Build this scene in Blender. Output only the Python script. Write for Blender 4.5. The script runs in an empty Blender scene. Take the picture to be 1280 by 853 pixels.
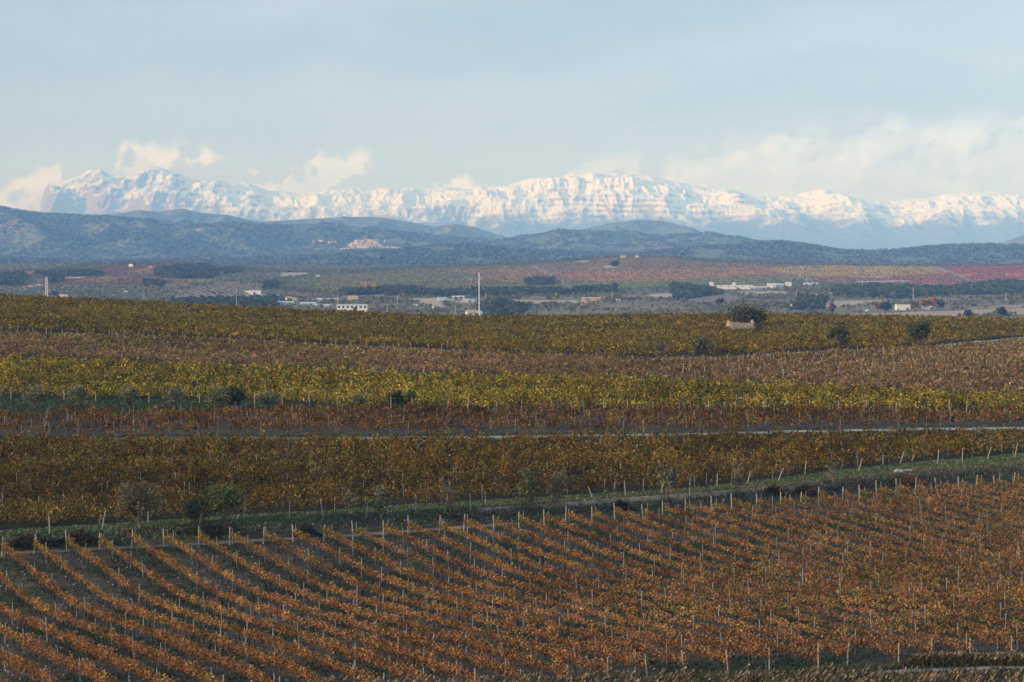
import bpy, bmesh, math, random
import numpy as np
from math import radians

random.seed(7)
RNG = np.random.default_rng(11)
scene = bpy.context.scene
COL = scene.collection

# ------------------------------------------------------------------ camera, world, sun, exposure
H = 31.0                 # eye height above the near vineyard
F = 2489.0               # focal length in photo pixels (70 mm on 36 mm, 1280 px)
HORIZON = 312.0
PITCH = math.atan((426.5 - HORIZON) / F)
cd = bpy.data.cameras.new('camera')
cam = bpy.data.objects.new('camera', cd)
COL.objects.link(cam)
cam.location = (0, 0, H)
cam.rotation_euler = (radians(90) - PITCH, 0, 0)
cd.lens = 70.0
cd.sensor_width = 36.0
cd.clip_start = 1.0
cd.clip_end = 200000.0
scene.camera = cam
try:
    scene.cycles.max_bounces = 5
    scene.cycles.diffuse_bounces = 2
    scene.cycles.transparent_max_bounces = 8
    scene.cycles.volume_bounces = 3
    scene.cycles.use_denoising = True
except Exception:
    pass
scene.view_settings.view_transform = 'Standard'
scene.view_settings.look = 'None'
scene.view_settings.exposure = 0.0
scene.view_settings.gamma = 1.0

SUN_AZ = radians(242)      # clockwise from +Y: behind the camera, to its left
SUN_EL = radians(13)
sd = bpy.data.lights.new('sun', 'SUN')
sun = bpy.data.objects.new('sun', sd)
COL.objects.link(sun)
sd.energy = 4.5
sd.angle = radians(0.6)
sd.color = (1.0, 0.86, 0.72)
sun.rotation_euler = (radians(90) - SUN_EL, 0, math.pi - SUN_AZ)
sun.location = (-100, -100, 300)

HAZE_DENSITY = 6.9e-5
HAZE_COLOR = (0.22, 0.46, 1.0)


def build_world():
    w = bpy.data.worlds.new('World')
    scene.world = w
    w.use_nodes = True
    nt = w.node_tree
    nt.nodes.clear()
    N, L = nt.nodes, nt.links

    def m(op, a, b=None, c=None):
        n = N.new('ShaderNodeMath')
        n.operation = op
        for i, v in enumerate((a, b, c)):
            if v is None:
                continue
            if isinstance(v, (int, float)):
                n.inputs[i].default_value = v
            else:
                L.new(v, n.inputs[i])
        return n.outputs[0]

    def sstep(v, lo, hi):
        n = N.new('ShaderNodeMapRange')
        n.interpolation_type = 'SMOOTHSTEP'
        L.new(v, n.inputs[0])
        for i, q in ((1, lo), (2, hi)):
            if isinstance(q, (int, float)):
                n.inputs[i].default_value = q
            else:
                L.new(q, n.inputs[i])
        return n.outputs[0]

    def noise(vec, scale, detail=6, rough=0.55):
        n = N.new('ShaderNodeTexNoise')
        n.inputs['Scale'].default_value = scale
        n.inputs['Detail'].default_value = detail
        n.inputs['Roughness'].default_value = rough
        L.new(vec, n.inputs['Vector'])
        return n.outputs['Fac']

    def comb(x, y, z=0.0):
        n = N.new('ShaderNodeCombineXYZ')
        for i, v in enumerate((x, y, z)):
            if isinstance(v, (int, float)):
                n.inputs[i].default_value = v
            else:
                L.new(v, n.inputs[i])
        return n.outputs[0]

    def mixc(f, a, b):
        n = N.new('ShaderNodeMix')
        n.data_type = 'RGBA'
        L.new(f, n.inputs[0])
        for i, v in ((6, a), (7, b)):
            if isinstance(v, tuple):
                n.inputs[i].default_value = (*v, 1)
            else:
                L.new(v, n.inputs[i])
        return n.outputs[2]

    tc = N.new('ShaderNodeTexCoord')
    sep = N.new('ShaderNodeSeparateXYZ')
    L.new(tc.outputs['Generated'], sep.inputs[0])
    x, y, z = sep.outputs
    hyp = m('MAXIMUM', m('SQRT', m('ADD', m('MULTIPLY', x, x), m('MULTIPLY', y, y))), 0.02)
    az = m('ARCTAN2', x, y)                       # radians from +Y
    el = m('DIVIDE', z, hyp)
    U = m('MULTIPLY', az, 2.489)                  # kilo-units along the horizon
    V = m('MULTIPLY', el, 2.489)
    P = comb(U, V)
    # cloud-top height along the horizon
    tops = [(-0.80, .06), (-0.66, .055), (-0.62, .075), (-0.575, .10), (-0.555, .10), (-0.53, .07), (-0.50, .075), (-0.485, .115), (-0.452, .140),
            (-0.425, .126), (-0.39, .130), (-0.365, .110), (-0.33, .100), (-0.295, .098), (-0.285, .112), (-0.264, .128), (-0.246, .130),
            (-0.238, .122), (-0.212, .112), (-0.195, .118), (-0.178, .110), (-0.168, .085), (-0.15, .060), (-0.12, .070),
            (-0.09, .098), (-0.07, .106), (-0.052, .090), (-0.035, .075), (0.02, .080), (0.06, .098), (0.10, .112), (0.15, .110), (0.21, .122),
            (0.26, .140), (0.31, .150), (0.38, .146), (0.44, .154), (0.50, .150), (0.56, .152), (0.64, .158), (0.8, .15)]
    fc = N.new('ShaderNodeFloatCurve')
    cu = fc.mapping.curves[0]
    pts = [((u + 0.8) / 1.6, v * 5.0) for u, v in tops]
    cu.points[0].location = pts[0]
    cu.points[1].location = pts[-1]
    for p in pts[1:-1]:
        cu.points.new(*p)
    fc.mapping.update()
    L.new(m('DIVIDE', m('ADD', U, 0.8), 1.6), fc.inputs['Value'])
    T = m('DIVIDE', fc.outputs[0], 5.0)
    right = sstep(U, 0.0, 0.25)
    wob = noise(P, 15, 8, 0.52)
    big = noise(P, 6, 4, 0.5)
    edgen = noise(P, 26, 7, 0.58)
    e = m('ADD', m('SUBTRACT', T, V), m('ADD', m('MULTIPLY', m('SUBTRACT', wob, 0.5), 0.050), m('ADD', m('MULTIPLY', m('SUBTRACT', big, 0.5), 0.03), m('MULTIPLY', m('SUBTRACT', edgen, 0.5), 0.022))))
    soft = m('ADD', 0.014, m('MULTIPLY', right, 0.028))
    dens = sstep(e, m('MULTIPLY', soft, -0.7), soft)
    # thin stretches of the bank let the sky through
    thin = noise(comb(m('MULTIPLY', U, 0.8), m('MULTIPLY', V, 2.2), 3.7), 9, 6, 0.6)
    dens = m('MULTIPLY', dens, m('SUBTRACT', 1.0, m('MULTIPLY', m('SUBTRACT', 1.0, sstep(thin, 0.30, 0.62)), m('ADD', 0.12, m('MULTIPLY', right, 0.08)))))
    # cloud shading: compare the lumps with the lumps towards the sun
    w2 = noise(comb(m('SUBTRACT', U, 0.010), m('ADD', V, 0.012)), 15, 8, 0.52)
    lit = sstep(m('SUBTRACT', wob, w2), -0.035, 0.045)
    b1n = noise(comb(U, m('MULTIPLY', V, 1.3), 9.0), 8, 6, 0.5)
    b2n = noise(comb(m('SUBTRACT', U, 0.022), m('ADD', m('MULTIPLY', V, 1.3), 0.030), 9.0), 8, 6, 0.5)
    litr = sstep(m('SUBTRACT', b1n, b2n), -0.05, 0.06)
    lm = N.new('ShaderNodeMix')
    L.new(m('MULTIPLY', right, 0.6), lm.inputs[0]); L.new(lit, lm.inputs[2]); L.new(litr, lm.inputs[3])
    lit = lm.outputs[0]
    edge = m('SUBTRACT', 1.0, sstep(e, 0.0, 0.07))
    lit = m('MULTIPLY', lit, m('ADD', m('MULTIPLY', edge, 0.65), 0.35))
    ccol = mixc(lit, (0.555, 0.615, 0.78), (1.08, 1.20, 1.42))
    # high veil
    n1 = noise(comb(m('MULTIPLY', U, 0.9), m('MULTIPLY', V, 4.2), 1.3), 2.2, 5, 0.5)
    n2 = noise(comb(m('MULTIPLY', U, 1.6), m('MULTIPLY', V, 5.0), 5.1), 3.0, 6, 0.55)
    mixn = m('ADD', m('MULTIPLY', n1, 0.65), m('MULTIPLY', n2, 0.35))
    vcol = mixc(sstep(mixn, 0.36, 0.64), (0.445, 0.595, 0.765), (0.56, 0.71, 0.87))
    # lighter towards the horizon
    vcol = mixc(m('MULTIPLY', m('SUBTRACT', 1.0, sstep(V, 0.02, 0.22)), 0.35), vcol, (0.60, 0.78, 0.98))
    # the veil thins out overhead and behind the viewer
    front = sstep(y, -0.3, 0.6)
    low = m('SUBTRACT', 1.0, sstep(el, 0.15, 0.7))
    veil = m('ADD', 0.68, m('MULTIPLY', m('MULTIPLY', front, low), 0.22))
    vcol = mixc(m('MULTIPLY', front, low), (0.54, 0.76, 1.16), vcol)
    allc = mixc(m('MULTIPLY', dens, sstep(y, 0.1, 0.5)), vcol, ccol)
    fac = m('MAXIMUM', veil, m('MULTIPLY', dens, sstep(y, 0.1, 0.5)))
    sky = N.new('ShaderNodeTexSky')
    sky.sky_type = 'NISHITA'
    sky.sun_disc = False
    sky.sun_elevation = SUN_EL
    sky.sun_rotation = SUN_AZ
    sky.altitude = 500
    b1 = N.new('ShaderNodeBackground')
    b1.inputs['Strength'].default_value = 0.09
    L.new(sky.outputs[0], b1.inputs[0])
    b2 = N.new('ShaderNodeBackground')
    b2.inputs['Strength'].default_value = 1.0
    L.new(allc, b2.inputs[0])
    mx = N.new('ShaderNodeMixShader')
    L.new(fac, mx.inputs[0])
    L.new(b1.outputs[0], mx.inputs[1])
    L.new(b2.outputs[0], mx.inputs[2])
    out = N.new('ShaderNodeOutputWorld')
    L.new(mx.outputs[0], out.inputs[0])


build_world()


# ------------------------------------------------------------------ helpers
def tag(o, label=None, cat=None, group=None, kind=None):
    if label: o['label'] = label
    if cat: o['category'] = cat
    if group: o['group'] = group
    if kind: o['kind'] = kind
    return o


def empty(name, loc=(0, 0, 0), rz=0.0, label=None, cat=None, group=None):
    o = bpy.data.objects.new(name, None)
    o.empty_display_size = 0.3
    COL.objects.link(o)
    o.location = loc
    o.rotation_euler = (0, 0, rz)
    return tag(o, label, cat, group)


def link(name, me, parent=None):
    o = bpy.data.objects.new(name, me)
    COL.objects.link(o)
    if parent: o.parent = parent
    return o


def fastmesh(name, verts, faces, mats, facecol=None, vertcol=None, smooth=False, midx=None):
    """verts (N,3); faces (M,k) int array with k constant"""
    verts = np.asarray(verts, np.float32)
    faces = np.asarray(faces, np.int32)
    me = bpy.data.meshes.new(name)
    nf, k = faces.shape
    me.vertices.add(len(verts))
    me.vertices.foreach_set('co', verts.ravel())
    me.loops.add(nf * k)
    me.loops.foreach_set('vertex_index', faces.ravel())
    me.polygons.add(nf)
    me.polygons.foreach_set('loop_start', np.arange(0, nf * k, k, dtype=np.int32))
    me.polygons.foreach_set('use_smooth', np.full(nf, smooth, dtype=bool))
    if midx is not None:
        me.polygons.foreach_set('material_index', np.asarray(midx, np.int32))
    for mt in (mats if isinstance(mats, (list, tuple)) else [mats]):
        me.materials.append(mt)
    if facecol is not None:
        a = me.attributes.new('tint', 'FLOAT_COLOR', 'FACE')
        c = np.ones((nf, 4), np.float32); c[:, :3] = facecol
        a.data.foreach_set('color', c.ravel())
    if vertcol is not None:
        a = me.attributes.new('tint', 'FLOAT_COLOR', 'POINT')
        c = np.ones((len(verts), 4), np.float32); c[:, :3] = vertcol
        a.data.foreach_set('color', c.ravel())
    me.update(calc_edges=True)
    return me


class Quads:
    def __init__(s): s.v, s.c = [], []

    def add(s, c, a, b, col):
        c, a, b = (np.asarray(q, np.float32) for q in (c, a, b))
        s.v.append(np.stack([c - a - b, c + a - b, c + a + b, c - a + b], 1))
        s.c.append(np.broadcast_to(np.asarray(col, np.float32), (len(c), 3)))

    def leaves(s, pos, size, col, up=0.05, aspect=0.75):
        n = len(pos)
        nrm = RNG.normal(size=(n, 3)); nrm[:, 2] = np.abs(nrm[:, 2]) + up
        nrm /= np.linalg.norm(nrm, axis=1)[:, None]
        t = RNG.normal(size=(n, 3))
        a = np.cross(nrm, t); a /= np.linalg.norm(a, axis=1)[:, None]
        b = np.cross(nrm, a)
        size = np.broadcast_to(np.asarray(size, float), (n,)) * RNG.uniform(0.7, 1.3, n)
        s.add(pos, a * size[:, None] * 0.5, b * size[:, None] * 0.5 * aspect, col)

    def posts(s, base, h, r, col, lean=0.03):
        n = len(base)
        if n == 0: return
        base = np.asarray(base, float)
        h = np.broadcast_to(np.asarray(h, float), (n,))
        ax = np.stack([RNG.normal(0, lean, n), RNG.normal(0, lean, n), np.ones(n)], 1)
        c = base + ax * (h / 2)[:, None]
        for dx, dy, wx, wy in ((0, -1, 1, 0), (1, 0, 0, 1), (0, 1, 1, 0), (-1, 0, 0, 1)):
            s.add(c + np.array([dx * r, dy * r, 0]), np.tile([wx * r, wy * r, 0.], (n, 1)), ax * (h / 2)[:, None], col)
        s.add(base + ax * h[:, None], np.tile([r, 0., 0.], (n, 1)), np.tile([0., r, 0.], (n, 1)), col)

    def mesh(s, name, mat):
        v = np.concatenate(s.v).reshape(-1, 3)
        c = np.concatenate(s.c)
        return fastmesh(name, v, np.arange(len(v)).reshape(-1, 4), mat, facecol=c)

    def __len__(s): return sum(len(q) for q in s.v)


def tube(V, Fc, pts, radii, sides=6):
    """append a tapered tube to vertex / quad lists"""
    pts = [np.asarray(p, float) for p in pts]
    base = len(V)
    for i, p in enumerate(pts):
        d = pts[min(i + 1, len(pts) - 1)] - pts[max(i - 1, 0)]
        d /= np.linalg.norm(d) + 1e-9
        ref = np.array([1., 0, 0]) if abs(d[0]) < 0.8 else np.array([0, 1., 0])
        a = np.cross(d, ref); a /= np.linalg.norm(a)
        b = np.cross(d, a)
        for k in range(sides):
            t = 2 * math.pi * k / sides
            V.append(p + (a * math.cos(t) + b * math.sin(t)) * radii[i])
    for i in range(len(pts) - 1):
        for k in range(sides):
            k2 = (k + 1) % sides
            Fc.append([base + i * sides + k, base + i * sides + k2, base + (i + 1) * sides + k2, base + (i + 1) * sides + k])
    top = base + (len(pts) - 1) * sides
    for q in (top, base):
        if sides == 4:
            Fc.append([q, q + 1, q + 2, q + 3])
        elif sides == 6:
            Fc.append([q, q + 1, q + 2, q + 3]); Fc.append([q, q + 3, q + 4, q + 5])


# numpy gradient noise
_P = RNG.permutation(256).astype(np.int64)
_P = np.concatenate([_P, _P, _P])
_G = np.stack([np.cos(np.linspace(0, 2 * np.pi, 64, endpoint=False)), np.sin(np.linspace(0, 2 * np.pi, 64, endpoint=False))], 1)


def perlin(x, y):
    x = np.asarray(x, float); y = np.asarray(y, float)
    xi = np.floor(x).astype(np.int64); yi = np.floor(y).astype(np.int64)
    xf, yf = x - xi, y - yi
    u = xf * xf * xf * (xf * (xf * 6 - 15) + 10); v = yf * yf * yf * (yf * (yf * 6 - 15) + 10)

    def g(ix, iy, fx, fy):
        h = _P[_P[ix & 255] + (iy & 255)] & 63
        return _G[h, 0] * fx + _G[h, 1] * fy
    a = g(xi, yi, xf, yf); b = g(xi + 1, yi, xf - 1, yf)
    c = g(xi, yi + 1, xf, yf - 1); d = g(xi + 1, yi + 1, xf - 1, yf - 1)
    return (a + u * (b - a)) * (1 - v) + (c + u * (d - c)) * v


def fbm(x, y, octv=4, gain=0.5, ridged=False):
    s, amp, tot = 0.0, 1.0, 0.0
    for i in range(octv):
        n = perlin(np.asarray(x) * 2 ** i + 17.3 * i, np.asarray(y) * 2 ** i + 5.7 * i)
        s = s + amp * ((1 - 2 * np.abs(n)) if ridged else n)
        tot += amp; amp *= gain
    return s / tot


def sst(t):
    t = np.clip(t, 0, 1); return t * t * (3 - 2 * t)


def lerp1(x, tab):
    t = np.array(tab, float); return np.interp(x, t[:, 0], t[:, 1])


CP, SP = math.cos(PITCH), math.sin(PITCH)


def ray(px, py):
    """slopes (x per y, z per y) of the sight line through a photo pixel"""
    a = (np.asarray(px, float) - 640) / F
    b = -(np.asarray(py, float) - 426.5) / F
    dy = CP + b * SP
    return a / dy, (-SP + b * CP) / dy


def px_of(x, y, z):
    zz = z - H
    dep = y * CP - zz * SP
    up = y * SP + zz * CP
    return 640 + F * x / dep, 426.5 - F * up / dep


def inside(px, py, poly):
    poly = np.asarray(poly, float)
    r = np.zeros(np.shape(px), bool)
    j = len(poly) - 1
    for i in range(len(poly)):
        xi, yi = poly[i]; xj, yj = poly[j]
        c = ((yi > py) != (yj > py)) & (px < (xj - xi) * (py - yi) / (yj - yi + 1e-12) + xi)
        r ^= c
        j = i
    return r


# ------------------------------------------------------------------ materials
def mat(name, color, rough=0.9, noise=None, spec=0.2, bump=None):
    """noise = (scale, low tint, high tint) multiplies the colour"""
    m = bpy.data.materials.new(name)
    m.use_nodes = True
    nt = m.node_tree
    b = nt.nodes['Principled BSDF']
    b.inputs['Roughness'].default_value = rough
    b.inputs['Specular IOR Level'].default_value = spec
    b.inputs['Base Color'].default_value = (*color, 1)
    if noise:
        tc = nt.nodes.new('ShaderNodeTexCoord')
        n = nt.nodes.new('ShaderNodeTexNoise')
        n.inputs['Scale'].default_value = noise[0]; n.inputs['Detail'].default_value = 6
        nt.links.new(tc.outputs['Object'], n.inputs['Vector'])
        r = nt.nodes.new('ShaderNodeValToRGB')
        r.color_ramp.elements[0].position = 0.3; r.color_ramp.elements[1].position = 0.7
        r.color_ramp.elements[0].color = (*[c * noise[1] for c in color], 1)
        r.color_ramp.elements[1].color = (*[min(1, c * noise[2]) for c in color], 1)
        nt.links.new(n.outputs['Fac'], r.inputs[0])
        nt.links.new(r.outputs[0], b.inputs['Base Color'])
        if bump:
            bp = nt.nodes.new('ShaderNodeBump')
            bp.inputs['Strength'].default_value = bump
            nt.links.new(n.outputs['Fac'], bp.inputs['Height'])
            nt.links.new(bp.outputs[0], b.inputs['Normal'])
    return m


def tint_mat(name, trans=0.0):
    m = bpy.data.materials.new(name)
    m.use_nodes = True
    nt = m.node_tree
    nt.nodes.clear()
    at = nt.nodes.new('ShaderNodeAttribute'); at.attribute_name = 'tint'
    d = nt.nodes.new('ShaderNodeBsdfDiffuse')
    nt.links.new(at.outputs['Color'], d.inputs[0])
    o = nt.nodes.new('ShaderNodeOutputMaterial')
    if trans:
        t = nt.nodes.new('ShaderNodeBsdfTranslucent')
        nt.links.new(at.outputs['Color'], t.inputs[0])
        mx = nt.nodes.new('ShaderNodeMixShader'); mx.inputs[0].default_value = trans
        nt.links.new(d.outputs[0], mx.inputs[1]); nt.links.new(t.outputs[0], mx.inputs[2])
        nt.links.new(mx.outputs[0], o.inputs[0])
    else:
        nt.links.new(d.outputs[0], o.inputs[0])
    return m


def ground_mat(name, fine):
    """vertex tint = land use; noises at several sizes break it up; fine = metres-size noise scales"""
    m = bpy.data.materials.new(name)
    m.use_nodes = True
    nt = m.node_tree
    b = nt.nodes['Principled BSDF']
    b.inputs['Roughness'].default_value = 1.0
    b.inputs['Specular IOR Level'].default_value = 0.05
    at = nt.nodes.new('ShaderNodeAttribute'); at.attribute_name = 'tint'
    tc = nt.nodes.new('ShaderNodeTexCoord')
    prev = at.outputs['Color']
    for sc, amt in fine:
        n = nt.nodes.new('ShaderNodeTexNoise')
        n.inputs['Scale'].default_value = sc; n.inputs['Detail'].default_value = 4
        n.inputs['Roughness'].default_value = 0.65
        nt.links.new(tc.outputs['Object'], n.inputs['Vector'])
        mr = nt.nodes.new('ShaderNodeMapRange')
        mr.inputs[1].default_value = 0.3; mr.inputs[2].default_value = 0.7
        mr.inputs[3].default_value = 1 - amt; mr.inputs[4].default_value = 1 + amt
        nt.links.new(n.outputs['Fac'], mr.inputs[0])
        v = nt.nodes.new('ShaderNodeVectorMath'); v.operation = 'SCALE'
        nt.links.new(prev, v.inputs[0]); nt.links.new(mr.outputs[0], v.inputs['Scale'])
        prev = v.outputs[0]
    nt.links.new(prev, b.inputs['Base Color'])
    return m


M_LEAF = tint_mat('leaves', 0.25)
M_TINT = tint_mat('weathered')
M_BARK = mat('bark', (0.11, 0.085, 0.065), noise=(9, 0.6, 1.4))
M_PALEBARK = mat('pale_bark', (0.30, 0.26, 0.21), noise=(9, 0.7, 1.3))
M_GREYBARK = mat('grey_bark', (0.17, 0.14, 0.11), noise=(9, 0.7, 1.3))
M_WOOD = mat('post_wood', (0.36, 0.33, 0.27), noise=(6, 0.6, 1.25))
M_STAKE = mat('galvanised', (0.30, 0.31, 0.30), rough=0.6, noise=(5, 0.7, 1.2))
M_GUARD = mat('white_plastic', (0.62, 0.64, 0.64), rough=0.5, noise=(20, 0.8, 1.1))
M_WHITE = mat('white_render', (0.78, 0.75, 0.70), noise=(0.4, 0.85, 1.05))
M_CREAM = mat('cream_render', (0.70, 0.54, 0.38), noise=(0.4, 0.8, 1.1))
M_OCHRE = mat('ochre_stone', (0.56, 0.38, 0.24), noise=(0.5, 0.8, 1.15))
M_TILE = mat('clay_tiles', (0.42, 0.20, 0.13), noise=(0.8, 0.75, 1.2))
M_PALETILE = mat('pale_tiles', (0.52, 0.38, 0.29), noise=(0.8, 0.8, 1.15))
M_SHEET = mat('sheet_metal', (0.52, 0.58, 0.62), rough=0.5, noise=(0.3, 0.85, 1.1))
M_TEAL = mat('teal_sheet', (0.22, 0.46, 0.46), rough=0.5, noise=(0.3, 0.85, 1.1))
M_GLASS = mat('dark_glass', (0.05, 0.06, 0.07), rough=0.15, spec=0.5)
M_CONC = mat('concrete', (0.55, 0.52, 0.47), noise=(1.2, 0.85, 1.1))
M_STONE = mat('rubble_stone', (0.40, 0.33, 0.235), noise=(1.6, 0.5, 1.35), bump=0.6)
M_ROCK = mat('pale_rock', (0.34, 0.31, 0.27), noise=(3, 0.7, 1.2), bump=0.5)
M_DOOR = mat('dark_opening', (0.05, 0.045, 0.04))

# ------------------------------------------------------------------ terrain
def flat_hit(px, py, z=0.0):
    u, w = ray(px, py)
    y = (z - H) / w
    return u * y, y


FOOT_PX = [(-260, 702), (0, 688), (150, 681), (280, 674), (400, 666), (500, 659), (650, 649), (850, 632), (1000, 621), (1130, 607), (1280, 594), (1540, 570)]
_fx, _fy = flat_hit([p[0] for p in FOOT_PX], [p[1] for p in FOOT_PX])
STEP = 1.25


def foot_y(x): return np.interp(x, _fx, _fy)


CREST = [(-400, 371), (0, 381), (200, 391), (400, 403), (560, 410), (700, 410), (850, 408), (1000, 408), (1280, 414), (1700, 420)]
CREST = [((p - 640) / F, H - (v - HORIZON) / F * 880) for p, v in CREST]
HILLTOP = [(-400, 336), (0, 335), (110, 333), (165, 330), (215, 330), (300, 336), (350, 342), (425, 342), (520, 336), (600, 333), (663, 331), (720, 327), (760, 323.5), (790, 322), (830, 323), (870, 326),
           (930, 329), (1000, 331), (1080, 334), (1170, 334.5), (1280, 333), (1600, 334)]
HILLTOP = [((p - 640) / F, H - (v - HORIZON) / F * 5500) for p, v in HILLTOP]


def ground(x, y, detail=True):
    x = np.asarray(x, float); y = np.asarray(y, float)
    yy = np.maximum(y, 60.0)
    u = x / yy
    zc = lerp1(u, CREST)
    fy = foot_y(x)
    sdip = np.clip((fy - y) / (fy - 138.0), 0, 1.3)
    dip = -1.9 * np.exp(-((sdip - 0.38) / 0.27) ** 2) + 0.262 - 0.75 * sst((sdip - 0.2) / 0.5) + 0.9 * sst((sdip - 0.75) / 0.5)
    near = zc * sst((yy - 330) / 550) + STEP * sst((y - fy) / 2.2) + dip * (fy > y) * np.clip(yy / 120, 0, 1)
    # valley
    top = lerp1(u, HILLTOP)
    zv = np.interp(yy, [0, 1700, 2500, 3400, 3401], [-52, -54, -52, -47, -47])
    zv = np.where(yy > 3400, -47 + (top + 47) * sst((yy - 3400) / 2100) ** 0.85, zv)
    zv = np.where(yy > 5500, top - (top + 34) * sst((yy - 5500) / 2000), zv)
    zv = np.where(yy > 9000, np.interp(yy, [9000, 13000, 40000], [-34, -20, -20]), zv)
    if detail:
        zv = zv + 5.0 * fbm(x / 700, y / 700, 3) * sst((yy - 1700) / 900) * np.clip((9500 - yy) / 3000, 0, 1)
    z = near + (zv - near) * sst((yy - 905) / 900)
    if detail:
        z = z + 0.35 * fbm(x / 35, y / 35, 2) * np.clip(1.5 - yy / 1500, 0, 1)
    return z


HILLS = [
    dict(name='hills', D=10000, W=2200, zb=-36, amp=50, pts=[(-300, 322), (-60, 326), (0, 323), (120, 326), (300, 323), (380, 321), (430, 318), (502, 311), (559, 306.5), (605, 305), (635, 311), (710, 315),
         (780, 317), (850, 311), (917, 304.5), (978, 302), (1010, 306), (1045, 312.5), (1085, 314.5), (1136, 311), (1186, 307), (1236, 306), (1340, 308), (1600, 300)]),
    dict(name='hills', D=13200, W=3000, zb=-30, amp=230, pts=[(-300, 250), (-60, 257), (0, 259), (20, 262.5), (50, 267), (134, 271), (188, 275), (235, 281), (286, 281), (336, 283), (370, 282), (412, 284),
         (435, 287), (472, 289), (520, 292), (560, 297), (626, 301), (660, 296), (700, 291), (761, 292.7), (811, 294), (884, 294), (934, 300), (980, 306), (1045, 318), (1150, 322), (1600, 322)]),
    dict(name='hills', D=17500, W=3000, zb=-20, amp=230, pts=[(-300, 285), (0, 282), (100, 274), (144, 267.5), (175, 262.5), (198, 265), (228, 261), (255, 267), (286, 269), (323, 277.6), (350, 276), (425, 272.6),
         (475, 272), (509, 277.6), (543, 284), (569, 280), (593, 284), (633, 297), (670, 296), (721, 289), (761, 279), (801, 275), (828, 277), (850, 281.6), (880, 292.7), (920, 303), (1000, 316), (1150, 316), (1250, 306),
         (1280, 294), (1340, 285), (1600, 270)]),
]
for h in HILLS:
    h['tab'] = [((p - 640) / F, H - (v - HORIZON) / F * h['D']) for p, v in h['pts']]


def hill_z(h, x, y, fine=False):
    u = x / y
    zr = lerp1(u, h['tab'])
    D, W, zb = h['D'], h['W'], h['zb']
    # the front foot wanders so that spurs and side valleys form
    Wn = W * (1 + 0.35 * fbm(x / 1500 + 3.1, y * 0 + D / 900, 3))
    t = np.where(y < D, (y - (D - Wn)) / Wn, 1 - (y - D) / (W * 0.9))
    P = sst(t)
    rg = fbm(x / 750 + D, y / 1500, 4, 0.5, ridged=True) - 0.55
    z = zb + (zr - zb) * P + h['amp'] * rg * (4 * P * (1 - P)) * np.clip((zr - zb) / 200, 0.1, 1)
    if fine:
        z = z + 7.0 * fbm(x / 40, y / 60, 2) * np.clip(P * 3, 0, 1)
    return z


def hit(px, py, lo=60.0, hi=9000.0, fn=None, n=3000):
    """first meeting of the sight line with the terrain"""
    u, w = ray(px, py)
    ys = np.geomspace(lo, hi, n)
    g = (fn or ground)
    below = (H + w * ys) < g(u * ys, ys)
    i = int(np.argmax(below)) if below.any() else n - 1
    a, b = ys[max(i - 1, 0)], ys[i]
    for _ in range(25):
        c = (a + b) / 2
        if H + w * c < float(g(np.array([u * c]), np.array([c]))[0]): b = c
        else: a = c
    y = (a + b) / 2
    return np.array([u * y, y, float(g(np.array([u * y]), np.array([y]))[0])])


def hits(pts, **k): return np.array([hit(p[0], p[1], **k) for p in pts])


# ---- land use of the near fields (photo pixels of the ground -> world polygons)
SOIL = (0.055, 0.045, 0.031)
GRASS = (0.036, 0.055, 0.022)


def wpoly(pts, **k): return hits(pts, **k)[:, :2]


# field edges as lines across the picture
def line_world(pts): return wpoly(pts)


F1 = np.concatenate([wpoly([(-80, 702), (28, 694), (150, 688), (280, 682), (400, 677), (500, 671), (650, 661), (850, 645), (1000, 633), (1130, 620), (1280, 609), (1400, 600)]),
                     [[60, 160.0]], wpoly([(1275, 822), (1130, 832), (1000, 838), (880, 845), (700, 862)]), [[-6, 135.5], [-22, 134], [-60, 133]]])
F2 = wpoly([(-80, 668), (150, 655), (280, 646), (400, 640), (500, 632), (650, 624), (850, 612), (960, 600), (1100, 583), (1280, 567), (1400, 558), (1400, 545), (1280, 545), (1000, 549), (700, 552), (400, 554), (150, 556), (-80, 556)])
F3 = wpoly([(-80, 545), (200, 544), (500, 543), (800, 541), (1000, 537), (1280, 532), (1400, 530), (1400, 516), (1280, 517), (1000, 517), (700, 514), (400, 514), (150, 520), (-80, 522)])
F4 = wpoly([(-80, 494), (150, 500), (300, 501), (430, 508), (640, 512), (860, 515), (1100, 515), (1400, 515), (1400, 500), (1280, 498), (1000, 487), (700, 475), (450, 468), (200, 456), (-80, 447)])
F5 = wpoly([(-80, 443), (200, 453), (450, 464), (700, 472), (1000, 484), (1280, 495), (1400, 498), (1400, 418), (1280, 427), (1150, 437), (1050, 441), (940, 447), (830, 450), (640, 444), (460, 436), (200, 424), (-80, 420)])
F6 = wpoly([(-80, 412), (60, 415), (200, 420), (380, 428), (520, 434), (640, 440), (830, 446), (930, 443), (1060, 437), (1160, 433), (1280, 422), (1400, 414), (1400, 408), (1280, 404.5), (1000, 398), (850, 397), (700, 399), (560, 400), (400, 394), (200, 383.5), (0, 376), (-80, 373)], hi=1200)
# let the top field run over the crest
F6x = F6.copy()
for i in range(len(F6x)):
    if F6x[i, 1] > 820: F6x[i] *= 1010 / F6x[i, 1]

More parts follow.
